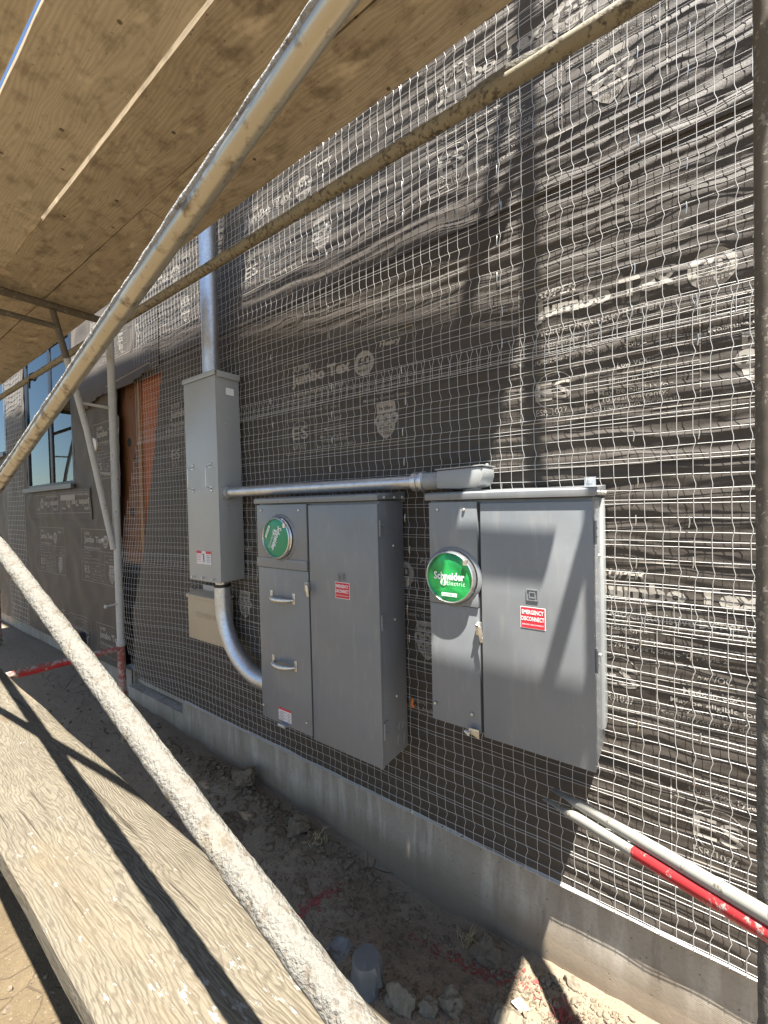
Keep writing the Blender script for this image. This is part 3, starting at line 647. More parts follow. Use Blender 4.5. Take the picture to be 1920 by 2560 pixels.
def scatter(name, n, fx, mat, rad, seed, label=None):
    mb = MB(); R = random.Random(seed)
    proto = []
    for s in range(6): q = MB(); clod(q, (0, 0, 0), 1, s+20*seed, (1, .8, .65), 1, .45); proto.append((np.array(q.v), q.f))
    for i in range(n):
        x, y = fx(R); z = float(gz(x, y)); rr = rad(R); vs, fs = proto[i % 6]; a = R.uniform(0, 6.3); c_, s_ = math.cos(a), math.sin(a)
        p = vs*rr; p = np.stack([p[:, 0]*c_-p[:, 1]*s_+x, p[:, 0]*s_+p[:, 1]*c_+y, p[:, 2]+z+rr*.2], 1); mb.add(p, fs)
    o = obj(name, mb, mat, None, smooth=30, kind='stuff'); o['label'] = label; return o
scatter('loose_clods', 520, lambda R: (R.gauss(-1.75, .42), min(-.03, -.05-abs(R.gauss(0, .10)))), 'rock', lambda R: .005+.022*R.random()**2.4, 2, 'loose crumbled clods piled along the foundation')
scatter('gravel', 4200, lambda R: (R.uniform(-1.6, .5), R.uniform(-.62, -.03)), 'rock', lambda R: .0025+.008*R.random()**2.5, 3, 'small dirt gravel over the trench floor')
scatter('pale_gravel', 700, lambda R: (R.gauss(-.12, .28), min(-.02, -.03-abs(R.gauss(0, .14)))), 'rockl', lambda R: .004+.014*R.random()**2.5, 4, 'pale gravel in the sunlit corner by the foundation')
scatter('pale_gravel', 520, lambda R: (R.uniform(-1.6, -.3), R.uniform(-.6, -.03)), 'rockl', lambda R: .0025+.009*R.random()**3, 6, 'scattered pale pebbles over the shaded trench floor')
scatter('dirt_crumbs', 2200, lambda R: (R.uniform(-4.2, -.8), R.uniform(-1.6, -.05)), 'rock', lambda R: .003+.011*R.random()**3, 5, 'dirt crumbs on the ground under the scaffold')
# sprayed red marks: ragged flakes of painted soil
def spray(pts, n, wd, lab):
    mb = MB(); R = random.Random(len(lab))
    for i in range(n):
        t = R.random()*(len(pts)-1); k = int(t); q = t-k; x = pts[k][0]*(1-q)+pts[k+1][0]*q+R.gauss(0, wd); y = pts[k][1]*(1-q)+pts[k+1][1]*q+R.gauss(0, wd)
        m = R.randint(5, 8); rr = .0018+.0055*R.random()**2; vs = [];
        for j in range(m): a = j/m*6.283; e = rr*R.uniform(.5, 1.3); px, py = x+math.cos(a)*e, min(-.018, y+math.sin(a)*e); vs.append((px, py, float(gz(px, py))+.0035))
        mb.add(vs, [tuple(range(m))])
    o = obj('red_spray_mark', mb, 'spray', None, smooth=0, kind='stuff'); o['label'] = lab
spray([(-1.165, -.18), (-1.20, -.27), (-1.215, -.32), (-1.235, -.42)], 260, .011, 'red sprayed utility mark on the shaded trench floor')
spray([(-.87, -.15), (-.71, -.165), (-.61, -.13), (-.53, -.14), (-.46, -.11), (-.36, -.10)], 260, .018, 'red sprayed utility mark running along the foundation')
spray([(-.33, -.13), (-.31, -.12), (-.285, -.2)], 70, .012, 'red sprayed utility mark in the sunlit corner')
def tuft(cx, cy, n, hgt, mat, lab, spread=.02, seed=1):
    mb = MB(); R = random.Random(seed); z0 = float(gz(cx, cy))-.004
    for i in range(n):
        a = R.uniform(0, 6.3); l = hgt*R.uniform(.5, 1.2); b = Vector((cx+R.gauss(0, spread*.5), cy+R.gauss(0, spread*.5), z0)); e = R.uniform(.2, .9)
        p1 = b+Vector((math.cos(a)*l*e*.4, math.sin(a)*l*e*.4, l*.6)); p2 = b+Vector((math.cos(a)*l*e, math.sin(a)*l*e, l*(1-.4*e)))
        mb.tube([b, p1, p2], [.0013, .001, .0004], 4, False)
    return solo('dry_grass_tuft', mb, mat, lab, 'grass tuft', (cx, cy, z0), smooth=0)
tuft(-.655, -.07, 26, .055, 'straw', 'straw coloured dry grass tuft at the foot of the foundation', seed=2)
tuft(-.295, -.14, 40, .05, 'spray', 'red painted dry grass tuft in the sunlit dirt', .045, seed=3)
tuft(-1.40, -.10, 30, .055, 'straw', 'thin dry weed beside the round clay clod', .04, seed=5)
# conduit stub wrapped in plastic
st = thing('capped_stub', 'grey pipe stub capped with plastic film standing in the trench', 'pipe stub', (-.845, -.428, -1.6))
m2 = MB(); m2.seg_tube((-.845, -.428, -1.64), (-.845, -.428, -1.482), .042, .02, seg=24); obj('pipe', m2, 'plastic', st)
m2 = MB(); n = 30; vs = [(-.845, -.428, -1.476)]; fs = []
for j, (rr, zz, jt) in enumerate(((.022, -1.4755, .1), (.043, -1.477, .03), (.047, -1.488, .10), (.047, -1.52, .14), (.049, -1.555, .18))):
    for k in range(n): a = k/n*6.283; q = rr*(1+2.2*jt*mnoise.noise(Vector((math.cos(a)*6.5, math.sin(a)*6.5, j*.45)))); vs.append((-.845+math.cos(a)*q, -.428+math.sin(a)*q, zz+.006*jt*10*mnoise.noise(Vector((math.cos(a)*2, math.sin(a)*2, j)))*(.3 if j < 2 else .6)))
fs += [(0, 1+k, 1+(k+1) % n) for k in range(n)]
for j in range(4): fs += [(1+j*n+k, 1+j*n+(k+1) % n, 1+(j+1)*n+(k+1) % n, 1+(j+1)*n+k) for k in range(n)]
m2.add(vs, fs); obj('plastic_film', m2, 'plastic', st, smooth=50)
m2 = MB(); R = random.Random(9); vs = []; 
for i in range(5):
    for j in range(4): vs.append((-1.05+i*.02+R.uniform(-.01, .01), -.41+j*.022+R.uniform(-.01, .01), float(gz(-1.0, -.4))+.006+R.uniform(-.008, .012)))
m2.add(vs, [(i*4+j, i*4+j+1, i*4+j+5, i*4+j+4) for i in range(4) for j in range(3)]); solo('plastic_scrap', m2, 'plastic', 'crumpled scrap of grey plastic film on the trench floor', 'plastic scrap', (-1.0, -.4, -1.6), smooth=0)
m2 = MB(); R = random.Random(2); z = float(gz(-.42, -.19)); m2.add([(-.45, -.19, z+.008), (-.415, -.205, z+.014), (-.395, -.18, z+.010), (-.43, -.165, z+.012)], [(0, 1, 2, 3)]); m2.add([(-.45, -.19, z+.006), (-.415, -.205, z+.012), (-.395, -.18, z+.008), (-.43, -.165, z+.010)], [(0, 1, 2, 3)]); solo('paper_scrap', m2, 'foam', 'torn white paper scrap lying in the sunlit dirt', 'paper scrap', (-.42, -.19, -1.6), smooth=0)

# ------------------------------------------------------------------ electrical cabinets
def bolt(mb, x, y, z, rad=.006, ax='Y', d=-1):
    mb.lathe((x, y, z), [(.0001, d*.006), (rad*.7, d*.0055), (rad, d*.003), (rad, 0)], ax, 10)
def flat_on(F, x, y, z, layer_mats, parent, name, dy=-.0008, rot=None, axis='Y'):
    mb = MB()
    for q, l in zip(F.f, F.l):
        mb.cur = min(l, len(layer_mats)-1); vs = []
        for i in q:
            uu, vv = F.p[i]
            vs.append((x+uu, y+dy*(1+l), z+vv) if axis == 'Y' else (x-dy*(1+l), y+uu, z+vv))
        mb.add(vs, [tuple(range(len(q)))])
    return obj(name, mb, layer_mats, parent, smooth=0)
def latch(par, x, y, z, horiz=False):
    mb = MB()
    if horiz: mb.prism([(x-.03, z-.004), (x-.022, z+.012), (x+.012, z+.014), (x+.012, z-.016), (x-.008, z-.008)], y-.018, y-.014); mb.lathe((x+.003, y-.018, z), [(.0001, -.004), (.006, -.004), (.006, 0)], 'Y', 12); mb.tube([(x-.034, y-.02, z), (x-.018, y-.026, z-.003)], .007, 10); mb.box(x-.008, x+.010, y-.014, y-.002, z-.006, z+.006)
    else: mb.box(x-.013, x+.002, y-.016, y-.001, z-.018, z+.022); mb.prism([(x-.002, z+.014), (x+.008, z+.010), (x+.016, z-.036), (x+.004, z-.04), (x-.003, z-.01)], y-.022, y-.018); mb.lathe((x+.009, y-.022, z-.028), [(.004, 0), (.004, -.002), (.007, -.002), (.007, 0)], 'Y', 12); mb.tube([(x-.006, y-.01, z+.02), (x-.006, y-.024, z+.012)], .005, 8)
    return obj('latch', mb, 'zinc', par, bevel=.0008)
def handle(par, x0, x1, y, z):
    mb = MB(); c = (x0+x1)/2
    for x in (x0, x1): mb.box(x-.008, x+.008, y-.003, y-.0005, z-.024, z+.024); 
    n = 14; pts = []; rad = []; 
    for i in range(n+1): t = i/n; pts.append((x0+(x1-x0)*t, y-.003-.034*math.sin(math.pi*t)**.6, z-.006)); rad.append(.0055+.007*math.sin(math.pi*t))
    mb.tube(pts, rad, 12); 
    for x in (x0, x1): mb.lathe((x, y-.003, z+.014), [(.0001, -.003), (.004, -.002), (.0045, 0)], 'Y', 10)
    return obj('handle', mb, 'zinc', par, bevel=.001)
def sq_logo(par, x, z, y):
    mb = MB(); s = .017
    for a, b in ((s, s*.84), (s*.55, s*.38)):
        mb.prism([(x-a, z-a), (x+a, z-a), (x+a, z-b), (x-a, z-b)], y-.003, y-.0003); mb.prism([(x-a, z+b), (x+a, z+b), (x+a, z+a), (x-a, z+a)], y-.003, y-.0003)
        mb.prism([(x-a, z-b), (x-b, z-b), (x-b, z+b), (x-a, z+b)], y-.003, y-.0003); mb.prism([(x+b, z-b), (x+a, z-b), (x+a, z+b), (x+b, z+b)], y-.003, y-.0003)
    return obj('embossed_logo', mb, 'dark', par)
def red_label(par, x0, x1, z0, z1, y):
    F = Flat(); W, Hh = x1-x0, z1-z0; F.rect(0, 0, W, Hh); F.rect(.002, .002, W-.002, Hh-.002, 1)
    F.put(letters('em', W/2, Hh*.76, Hh*.2, W*.86, 0, True), 2); F.put(letters('dis', W/2, Hh*.46, Hh*.2, W*.9, 0, True), 2); F.put(letters('em2', W/2, Hh*.19, Hh*.06, W*.86, 0, True), 2)
    return flat_on(F, x0, y, z0, ['white', 'red', 'white'], par, 'warning_label')
def meter_cover(par, x, y, z, rad, face, ang):
    ring = MB(); ring.lathe((x, y, z), [(rad*1.02, .004), (rad*1.03, -.008), (rad*.99, -.014), (rad*.985, -.020), (rad*.945, -.022), (rad*.925, -.019), (rad*.92, -.010)], 'Y', 56)
    ring.box(x+rad*.62, x+rad*.78, y-.026, y-.016, z+rad*.52, z+rad*.72)
    o = obj('meter_ring', ring, 'steel', par)
    def sub(q):
        q.parent = o; q.location = (0, 0, 0); return q
    d = MB(); d.lathe((x, y-.024, z), [(.0001, .006), (rad*.5, .0065), (rad*.8, .008), (rad*.93, .012)], 'Y', 48); sub(obj('meter_cover', d, face, par))
    F = Flat(); q = rad
    F.put(letters('sch', 0, .06*q, .30*q, 1.28*q, 0, True), 0); F.put(letters('ele', .28*q, -.20*q, .17*q, .74*q, 0, True), 0)
    F.circ(-.24*q, -.19*q, .13*q, 0); F.put(letters('s', -.24*q, -.19*q, .19*q, .12*q, 0, True), 1)
    F.rect(-.32*q, -.72*q, .32*q, -.58*q, 0); F.put(letters('sqd', 0, -.65*q, .08*q, .52*q, 0, True), 1)
    ca, sa = math.cos(ang), math.sin(ang); F.p = [(p[0]*ca-p[1]*sa, p[0]*sa+p[1]*ca) for p in F.p]
    sub(flat_on(F, x, y-.0186, z, ['white', face], par, 'cover_print'))
    return o
def panel(name, label, X0, X1, Z0, Z1, gap, split, ring, rr, cover, ang, handles, side_back):
    t = thing(name, label, 'electrical panel', ((X0+X1)/2, -.02, Z0))
    Y = -.2; b = MB(); b.box(X0+.004, X1-.004, Y+.012, -.022, Z0, Z1); obj('body', b, 'dark', t, bevel=.003)
    cap = MB(); cap.prismx([(-.02, Z1-.006), (-.02, Z1+.036), (Y-.006, Z1+.026), (Y-.013, Z1+.021), (Y-.013, Z1+.001), (Y-.009, Z1+.001), (Y-.009, Z1+.0035), (-.03, Z1+.0035)], X0-.005, X1+.006); obj('cap', cap, 'dark', t, bevel=.0015)
    m = MB(); m.box(X0+.006, gap-.006, Y-.006, Y+.011, split+.004, Z1-.006); m.box(X0+.004, gap-.005, Y-.0105, Y-.0062, split+.004, split+.048); obj('meter_cover_panel', m, 'dark', t, bevel=.002)
    sock = MB(); sock.lathe((ring[0]+.004, Y-.006, ring[1]), [(rr*1.16, 0), (rr*1.11, -.006), (rr*1.04, -.009)], 'Y', 48); obj('socket_rim', sock, 'dark', t)
    m = MB(); m.box(X0+.003, gap-.006, Y-.003, Y+.011, Z0+.004, split+.001); obj('lower_cover', m, 'dark', t, bevel=.002)
    d = MB(); d.box(gap+.004, X1-.002, Y-.004, Y+.011, Z0-.004, Z1-.012); obj('door', d, 'dark', t, bevel=.003)
    g = MB(); g.box(gap-.006, gap+.004, Y+.004, Y+.0115, Z0+.004, Z1-.012); obj('door_gap', g, 'gap', t)
    meter_cover(t, ring[0], Y-.012, ring[1], rr, cover, ang)
    latch(t, gap+.002, Y-.004, split-.062)
    for sx, sz in ((X0+.04, Z1-.03), (gap-.05, Z1-.032), (gap-.035, Z0+.06), (X0+.016, Z0+.062)): m = MB(); bolt(m, sx, Y-.0055, sz, .0055); obj('screw', m, 'zinc', t)
    xc = (gap+X1)/2
    for hz0, hz1 in ((-.125, -.06), (-.48, -.42), (-.90, -.835)):
        if hz0 < Z0: continue
        h = MB(); zc = (hz0+hz1)/2; h.box(X1-.0038, X1-.0008, -.19, -.165, hz0, hz1); h.tube([(X1+.001, -.193, hz0), (X1+.001, -.193, hz1)], .004, 8); bolt(h, X1-.001, -.176, zc+.012, .004, 'X', 1); bolt(h, X1-.001, -.176, zc-.012, .004, 'X', 1); obj('hinge', h, 'dark', t)
    for sy in (-.17, -.10, -.045): m = MB(); bolt(m, X1+.0058, sy, Z1+.012, .006, 'X', 1); obj('screw', m, 'zinc', t)
    for sz in (-.167, -.46, -.767):
        if sz > Z0: m = MB(); bolt(m, X1-.0042, -.10, sz, .006, 'X', 1); obj('screw', m, 'zinc', t)
    if side_back: m = MB(); m.box(X1-.02, X1+.004, -.075, -.0225, Z0+.06, Z1-.004); obj('side_flange', m, 'lite', t, bevel=.003); m = MB(); m.box(X1-.052, X1-.020, -.03, -.026, Z1+.034, Z1+.062); bolt(m, X1-.036, -.03, Z1+.05, .008); obj('mounting_tab', m, 'galv', t)
    for hz in handles: handle(t, X0+.095, X0+.245, Y-.003, hz)
    return t
pm = panel('electrical_panel', 'dark grey electrical panel with two pull handles and a tilted green meter cover', -1.637, -.922, -1.005, .012, -1.294, -.286, (-1.472, -.143), .092, 'green', math.radians(-118), (-.412, -.712), False)
sq_logo(pm, -1.108, -.292, -.204); red_label(pm, -1.144, -1.067, -.378, -.312, -.204)
F = Flat(); F.rect(0, 0, .086, .058); F.rect(0, .049, .086, .058, 1)
for i in range(6): F.rect(.006, .006+i*.0068, .036+.02*(i % 2), .0075+i*.0068, 2); F.rect(.062, .006+i*.0068, .08, .0075+i*.0068, 2)
flat_on(F, -1.517, -.203, -.983, ['lbl', 'red', 'ink'], pm, 'danger_sticker')
m = MB(); m.box(-1.50, -1.452, -.226, -.202, -.999, -.994); m.tube([(-1.498, -.224, -.992), (-1.455, -.224, -.992)], .004, 8); obj('pull_tab', m, 'galv', pm)
m = MB(); m.lathe((-.925, -.075, -.95), [(.024, 0), (.0248, .0014), (.0256, 0)], 'X', 28); m.lathe((-.925, -.075, -.897), [(.015, 0), (.0158, .0014), (.0166, 0)], 'X', 24); obj('knockout', m, 'lite', pm)
pr = panel('electrical_panel', 'shorter grey electrical panel half in sun with an upright glossy green meter cover', -.708, -.192, -.752, .006, -.522, -.344, (-.618, -.247), .086, 'foil', 0, (), True)
sq_logo(pr, -.359, -.281, -.204); red_label(pr, -.395, -.322, -.382, -.317, -.204); latch(pr, -.54, -.203, -.744, True)
# tall gutter box
tb = thing('tall_cabinet', 'tall narrow light grey metal cabinet above the tan box, pipe on top', 'electrical cabinet', (-2.147, -.02, -.402))
X0, X1, Z0, Z1, Y = -2.303, -1.992, -.402, .724, -.169
m = MB(); m.box(X0+.001, X1, Y+.0025, -.025, Z0, Z1-.002); obj('body', m, 'lite', tb, bevel=.003)
m = MB(); m.box(X0+.0005, X1-.0005, Y-.0012, Y+.002, Z0-.006, Z1-.024); obj('front_cover', m, 'lite', tb, bevel=.002)
m = MB(); m.prismx([(-.022, Z1-.026), (-.022, Z1+.004), (Y-.008, Z1+.004), (Y-.008, Z1-.022), (Y-.004, Z1-.022), (Y-.004, Z1-.001), (-.03, Z1-.001), (-.03, Z1-.026)], X0-.004, X1+.006); m.box(X1+.0062, X1+.009, -.165, -.026, Z1-.03, Z1+.003); obj('cap', m, 'lite', tb, bevel=.0015)
for hx in (-2.236, -2.058):
    m = MB(); m.tube([(hx, Y-.002, .226), (hx, Y-.03, .218), (hx, Y-.03, .112), (hx, Y-.002, .104)], .0035, 8); m.box(hx-.016, hx+.012, Y-.003, Y-.0014, .216, .224); m.box(hx-.016, hx+.012, Y-.003, Y-.0014, .106, .114); bolt(m, hx+.004, Y-.0015, .238, .007); bolt(m, hx+.004, Y-.0015, .092, .007); obj('handle', m, 'galv', tb)
F = Flat(); F.rect(0, 0, .142, .072); F.rect(0, .058, .05, .072, 1); F.rect(.092, .058, .142, .072, 1); F.put(letters('dg', .025, .065, .008, .04, 0, True), 0); F.put(letters('wr', .117, .065, .008, .04, 0, True), 0)
for i in range(5): F.rect(.004, .012+i*.009, .046, .014+i*.009, 1); F.rect(.096, .012+i*.009, .13+.008*(i % 2), .014+i*.009, 2)
F.circ(.071, .054, .005, 2, 12); F.poly([(.066, .048), (.076, .046), (.074, .03), (.068, .03)], 2); F.poly([(.07, .031), (.074, .031), (.082, .012), (.079, .011)], 2); F.poly([(.069, .031), (.072, .031), (.064, .010), (.061, .012)], 2); F.poly([(.066, .048), (.068, .045), (.056, .058), (.055, .055)], 2)
flat_on(F, -2.22, Y-.002, -.312, ['lbl', 'red', 'ink'], tb, 'danger_sticker')
F = Flat(); F.rect(0, 0, .054, .042); F.rect(.0015, .0015, .0525, .0405, 1); F.rect(.0015, .0205, .0525, .022, 0); F.poly([(.006, .026), (.02, .034), (.034, .026)], 0); F.circ(.012, .011, .005, 0, 12); F.rect(.02, .009, .044, .0115, 0)
flat_on(F, X1, -.112, .606, ['ink', 'white'], tb, 'maker_plate', axis='X')
for bx in (-2.262, -2.16, -2.06): m = MB(); m.tube([(bx, Y-.001, Z0+.012), (bx, Y-.014, Z0+.012)], .006, 8); m.box(bx-.012, bx+.012, Y-.004, Y-.0015, Z0+.006, Z0+.018); obj('screw', m, 'galv', tb)
for bz in (.0, .45): m = MB(); bolt(m, X1-.0002, -.12, bz, .005, 'X', 1); obj('screw', m, 'galv', tb)
# conduits
ri = thing('riser_conduit', 'galvanized steel pipe rising from the top of the tall cabinet', 'conduit', (-2.14, -.1, .726))
m = MB(); m.seg_tube((-2.138, -.1, .728), (-2.128, -.1, 2.6), .0445, .1, seg=32); obj('pipe', m, 'galv', ri)
hc = thing('horizontal_conduit', 'galvanized pipe running level from the tall cabinet to the cast elbow', 'conduit', (-1.99, -.12, .08))
m = MB(); m.seg_tube((-1.985, -.12, .080), (-.785, -.12, .078), .0245, .05, seg=24); obj('pipe', m, 'galv', hc)
m = MB(); m.lathe((-1.990, -.12, .08), [(.0245, .03), (.032, .03), (.034, .022), (.034, .012), (.042, .01), (.042, .0)], 'X', 24); obj('locknut', m, 'cast', hc)
m = MB(); m.lathe((-.785, -.12, .078), [(.025, -.03), (.034, -.028), (.036, -.02), (.036, -.004), (.031, -.002), (.031, .006), (.037, .008), (.037, .022), (.031, .026)], 'X', 28); obj('coupling', m, 'galv', hc)
lb = thing('conduit_elbow_body', 'grey cast metal conduit elbow standing on the half sunlit panel', 'conduit body', (-.57, -.12, .04))
m = MB(); n = 20; prof = []
z0, z1 = .042, .114; m.tube([(-.772, -.12, .078), (-.725, -.12, .078), (-.68, -.12, .078)], .032, 28)
poly = [(-.688, z0+.004), (-.60, z0), (-.548, z0+.004), (-.525, z0+.016), (-.517, z0+.04), (-.517, z1), (-.688, z1-.004)]
m.prism(poly, -.178, -.068); obj('body', m, 'cast', lb, bevel=.012, smooth=50)
m = MB(); m.prism([(-.690, z1-.0035), (-.516, z1+.0005), (-.516, z1+.005), (-.690, z1+.001)], -.180, -.066); bolt(m, -.68, -.12, z1+.003, .006, 'Z', 1); bolt(m, -.525, -.12, z1+.006, .006, 'Z', 1); obj('cover', m, 'cast', lb, bevel=.002)
m = MB(); m.lathe((-.580, -.12, .0), [(.031, .0), (.031, .046), (.036, .05), (.036, .07)], 'Z', 28); obj('neck', m, 'cast', lb)
ec = thing('sweep_conduit', 'galvanized elbow pipe sweeping from the tall cabinet into the middle panel', 'conduit', (-2.09, -.1, -.402))
pts = [(-2.093, -.1, -.43), (-2.093, -.1, -.52)]
for i in range(0, 19): a = i/18*math.pi/2; pts.append((-2.093+.36*(1-math.cos(a)), -.1, -.54-.36*math.sin(a)))
pts.append((-1.63, -.1, -.90))
m = MB(); m.tube(pts, .043, 32); obj('pipe', m, 'galv', ec)
m = MB(); m.lathe((-2.093, -.1, -.402), [(.036, 0), (.037, -.01), (.037, -.03)], 'Z', 28); obj('nipple', m, 'zinc', ec)
m = MB(); m.lathe((-2.093, -.1, -.432), [(.037, .004), (.0455, .003), (.0455, -.010), (.043, -.012)], 'Z', 28); obj('joint_band', m, 'black', ec)
# tan service box
tv = thing('tan_service_box', 'tan metal television box behind the sweeping pipe', 'service box', (-2.29, -.02, -.80))
m = MB(); m.box(-2.475, -2.10, -.092, -.03, -.795, -.53); obj('body', m, 'tan', tv, bevel=.003)
m = MB(); m.prismx([(-.03, -.52), (-.03, -.505), (-.096, -.525), (-.1, -.530), (-.1, -.545), (-.096, -.545), (-.093, -.529)], -2.482, -2.092); obj('lid', m, 'tan', tv, bevel=.001)
m = MB(); m.box(-2.40, -2.18, -.034, -.028, -.505, -.472); obj('mounting_strip', m, 'lite', tv)
F = Flat(); F.put(letters('tv', -2.40, -.655, .032, .235)); m = MB(); m.add([(p[0], -.0935, p[1]) for p in F.p], F.f); obj('raised_lettering', m, 'tantext', tv, smooth=0)
for bx in (-2.43, -2.15): m = MB(); bolt(m, bx, -.0918, -.785, .005); obj('screw', m, 'zinc', tv)
m = MB(); m.tube([(-.895, -.03, -.80), (-.89, -.045, -.815), (-.893, -.03, -.83)], .006, 8); solo('orange_plug', m, 'orange', 'small orange plug poking out behind the middle panel', 'plug', (-.893, -.03, -.815))

# ------------------------------------------------------------------ scaffolding
RT = .0215
def crust_tube(mb, p0, p1, rad, jit=.12, seg=14, step=.012, seed=0): mb.seg_tube(p0, p1, rad, step, seg=seg, jit=jit, seed=seed)
def left_frame(X, yi, label, near=True):
    t = thing('scaffold_trestle', label, 'scaffold frame', (X, yi, -1.57), 'scaffold frames along the wall')
    yo = yi-.87
    for y in (yi, yo):
        m = MB(); m.seg_tube((X, y, -.85), (X, y, 1.26), RT, .03, seg=16, jit=.04); obj('leg', m, 'wpaint', t)
        m = MB(); m.seg_tube((X, y, -1.36), (X, y, -.852), .0225, .03, seg=16, jit=.05); obj('lower_leg', m, 'rustred', t)
        m = MB(); m.lathe((X, y, -.85), [(.022, -.03), (.026, -.028), (.026, .004), (.022, .006)], 'Z', 16); obj('leg_collar', m, 'wpaint' if near else 'rustred', t)
        zf = -1.555; m = MB(); m.seg_tube((X, y, zf), (X, y, -1.35), .015, .05, seg=12); m.box(X-.075, X+.075, y-.075, y+.075, zf-.008, zf); m.lathe((X, y, -1.40), [(.016, 0), (.03, 0), (.03, .02), (.016, .02)], 'Z', 12); obj('base_jack', m, 'rail', t)
    m = MB(); m.seg_tube((X, yi, 1.19), (X, yo, 1.185), RT, .03, seg=16, jit=.06); obj('header', m, 'spl', t)
    m = MB(); m.seg_tube((X, yi-.285, 1.075), (X, yo+.02, 1.07), .016, .03, seg=12, jit=.08); obj('lower_header', m, 'spl', t)
    m = MB(); m.seg_tube((X, yi-.295, 1.165), (X, yi-.235, .90), .0175, .02, seg=14, jit=.06); obj('slanted_brace_upper', m, 'spl', t)
    m = MB(); m.tube([(X, yi-.235, .905), (X, yi-.145, .49), (X, yi-.022, -.25)], .0175, 14); obj('slanted_brace', m, 'wpaint', t)
    for z, y0 in ((.648, yi-.178), (.228, yi-.09)): m = MB(); m.seg_tube((X, yi, z), (X, y0, z+.004), .009, .03, seg=10); obj('rung', m, 'wpaint', t)
    m = MB(); m.seg_tube((X, yi, -.895), (X, yo, -.87), .0195, .03, seg=14, jit=.05); obj('low_rail', m, 'rustred', t)
    if near:
        m = MB(); m.seg_tube((X, -.50, -.892), (X, -.80, -.884), .0205, .03, seg=14, jit=.08); obj('paint_patch', m, 'redw', t)
    for z in (-.185, -.605): m = MB(); m.tube([(X, yi-.02, z), (X, yi-.075, z-.003)], .006, 8); m.lathe((X, yi-.078, z-.003), [(.0001, -.012), (.011, -.008), (.013, 0), (.008, .008)], 'Y', 12); obj('brace_pin', m, 'wpaint', t)
    return t
left_frame(-2.95, -.285, 'white and red scaffold frame with slanted inner brace, left of the tall cabinet')
left_frame(-6.02, -.262, 'farthest scaffold frame at the left edge, red below and white above', False)
YR = -.48; XR = .128
fr = thing('scaffold_trestle', 'plaster crusted scaffold frame at the right edge, continuing up past the platform', 'scaffold frame', (XR, YR, -1.57), 'scaffold frames along the wall')
m = MB(); m.seg_tube((XR, YR, -.35), (XR, YR, 1.26), RT, .012, seg=18, jit=.05); obj('leg', m, 'spl', fr)
m = MB(); m.seg_tube((XR, YR, -1.16), (XR, YR, -.352), RT*1.03, .010, seg=18, jit=.09); obj('crusted_leg', m, 'crust', fr)
m = MB(); m.seg_tube((XR+.002, YR, -1.50), (XR+.002, YR, -1.19), RT*1.05, .010, seg=18, jit=.08); obj('lower_leg', m, 'crust', fr)
m = MB(); m.seg_tube((XR, YR, -1.57), (XR, YR, -1.17), .016, .03, seg=12); m.box(XR-.075, XR+.075, YR-.075, YR+.075, -1.59, -1.582); obj('base_jack', m, 'rail', fr)
m = MB(); m.seg_tube((XR, YR, 1.265), (XR, YR, 4.6), RT, .08, seg=16); obj('upper_leg', m, 'wpaint', fr)
for z in (1.19, 3.70): m = MB(); m.seg_tube((XR, YR, z), (XR, -1.32, z), RT, .08, seg=14); obj('header', m, 'spl', fr)
m = MB(); m.seg_tube((XR, YR-.02, 3.33), (XR, YR-.20, 3.66), .018, .06, seg=12); obj('knee_brace', m, 'spl', fr)
m = MB(); m.seg_tube((XR, -1.32, -1.57), (XR, -1.32, 4.6), RT, .1, seg=14); obj('leg', m, 'wpaint', fr)
# long rail tied behind the frames
rl = thing('scaffold_rail', 'long mortar stained tube running level below the platform boards', 'scaffold tube', (-2.5, -.46, .98))
m = MB(); m.seg_tube((-.015, -.465, .978), (-3.9, -.445, .992), .0188, .03, seg=16, jit=.05); obj('tube', m, 'rail', rl)
m = MB(); m.seg_tube((-3.9, -.445, .992), (-6.6, -.43, .985), .019, .05, seg=14, jit=.05); obj('tube', m, 'rail', rl)
m = MB(); m.tube([(-3.86, -.465, 1.0), (-3.87, -.44, 1.022), (-3.89, -.415, 1.0), (-3.88, -.43, .968), (-3.86, -.465, .97), (-3.85, -.47, .90)], .006, 8); obj('tie_wire', m, 'black', rl)
m = MB(); m.seg_tube((-.22, -.470, .978+.0165), (-.42, -.469, .979+.0165), [.002+.011*math.sin(math.pi*i/20)**.4 for i in range(21)], .0101, seg=10, jit=.2); obj('plaster_crust', m, 'crust', rl)
# the X brace in front
YB = -1.155
b1 = thing('scaffold_brace', 'thick galvanized diagonal tube rising to the top right across the platform boards', 'scaffold brace', (-1.4, YB, .075))
pA, pB = Vector((-2.95, YB-.01, -.44)), Vector((.128, YB+.004, .585))
m = MB(); crust_tube(m, pA, pB, .0130, .05, 20, .02, 2); obj('tube', m, 'brass', b1)
m = MB(); d = (pB-pA).normalized(); upv = (Vector((0, 0, 1))-d*d.z).normalized(); n = 260
m.tube([pA.lerp(pB, i/n)+upv*.0060+Vector((0, -.0092, 0)) for i in range(n+1)], [.0058*(1+.25*mnoise.noise(Vector((i*.09, 1, 0)))+.2*mnoise.noise(Vector((i*.5, 3, 0)))) for i in range(n+1)], 12, True, .10); obj('plaster_crust', m, 'lime', b1)
b2 = thing('scaffold_brace', 'pale plaster coated diagonal tube crossing low over the wooden plank', 'scaffold brace', (-1.4, YB, -.13))
pA, pB = Vector((-2.95, YB+.015, .40)), Vector((.128, YB-.012, -.615))
m = MB(); crust_tube(m, pA, pB, .0172, .085, 22, .007, 5); obj('tube', m, 'crust', b2)
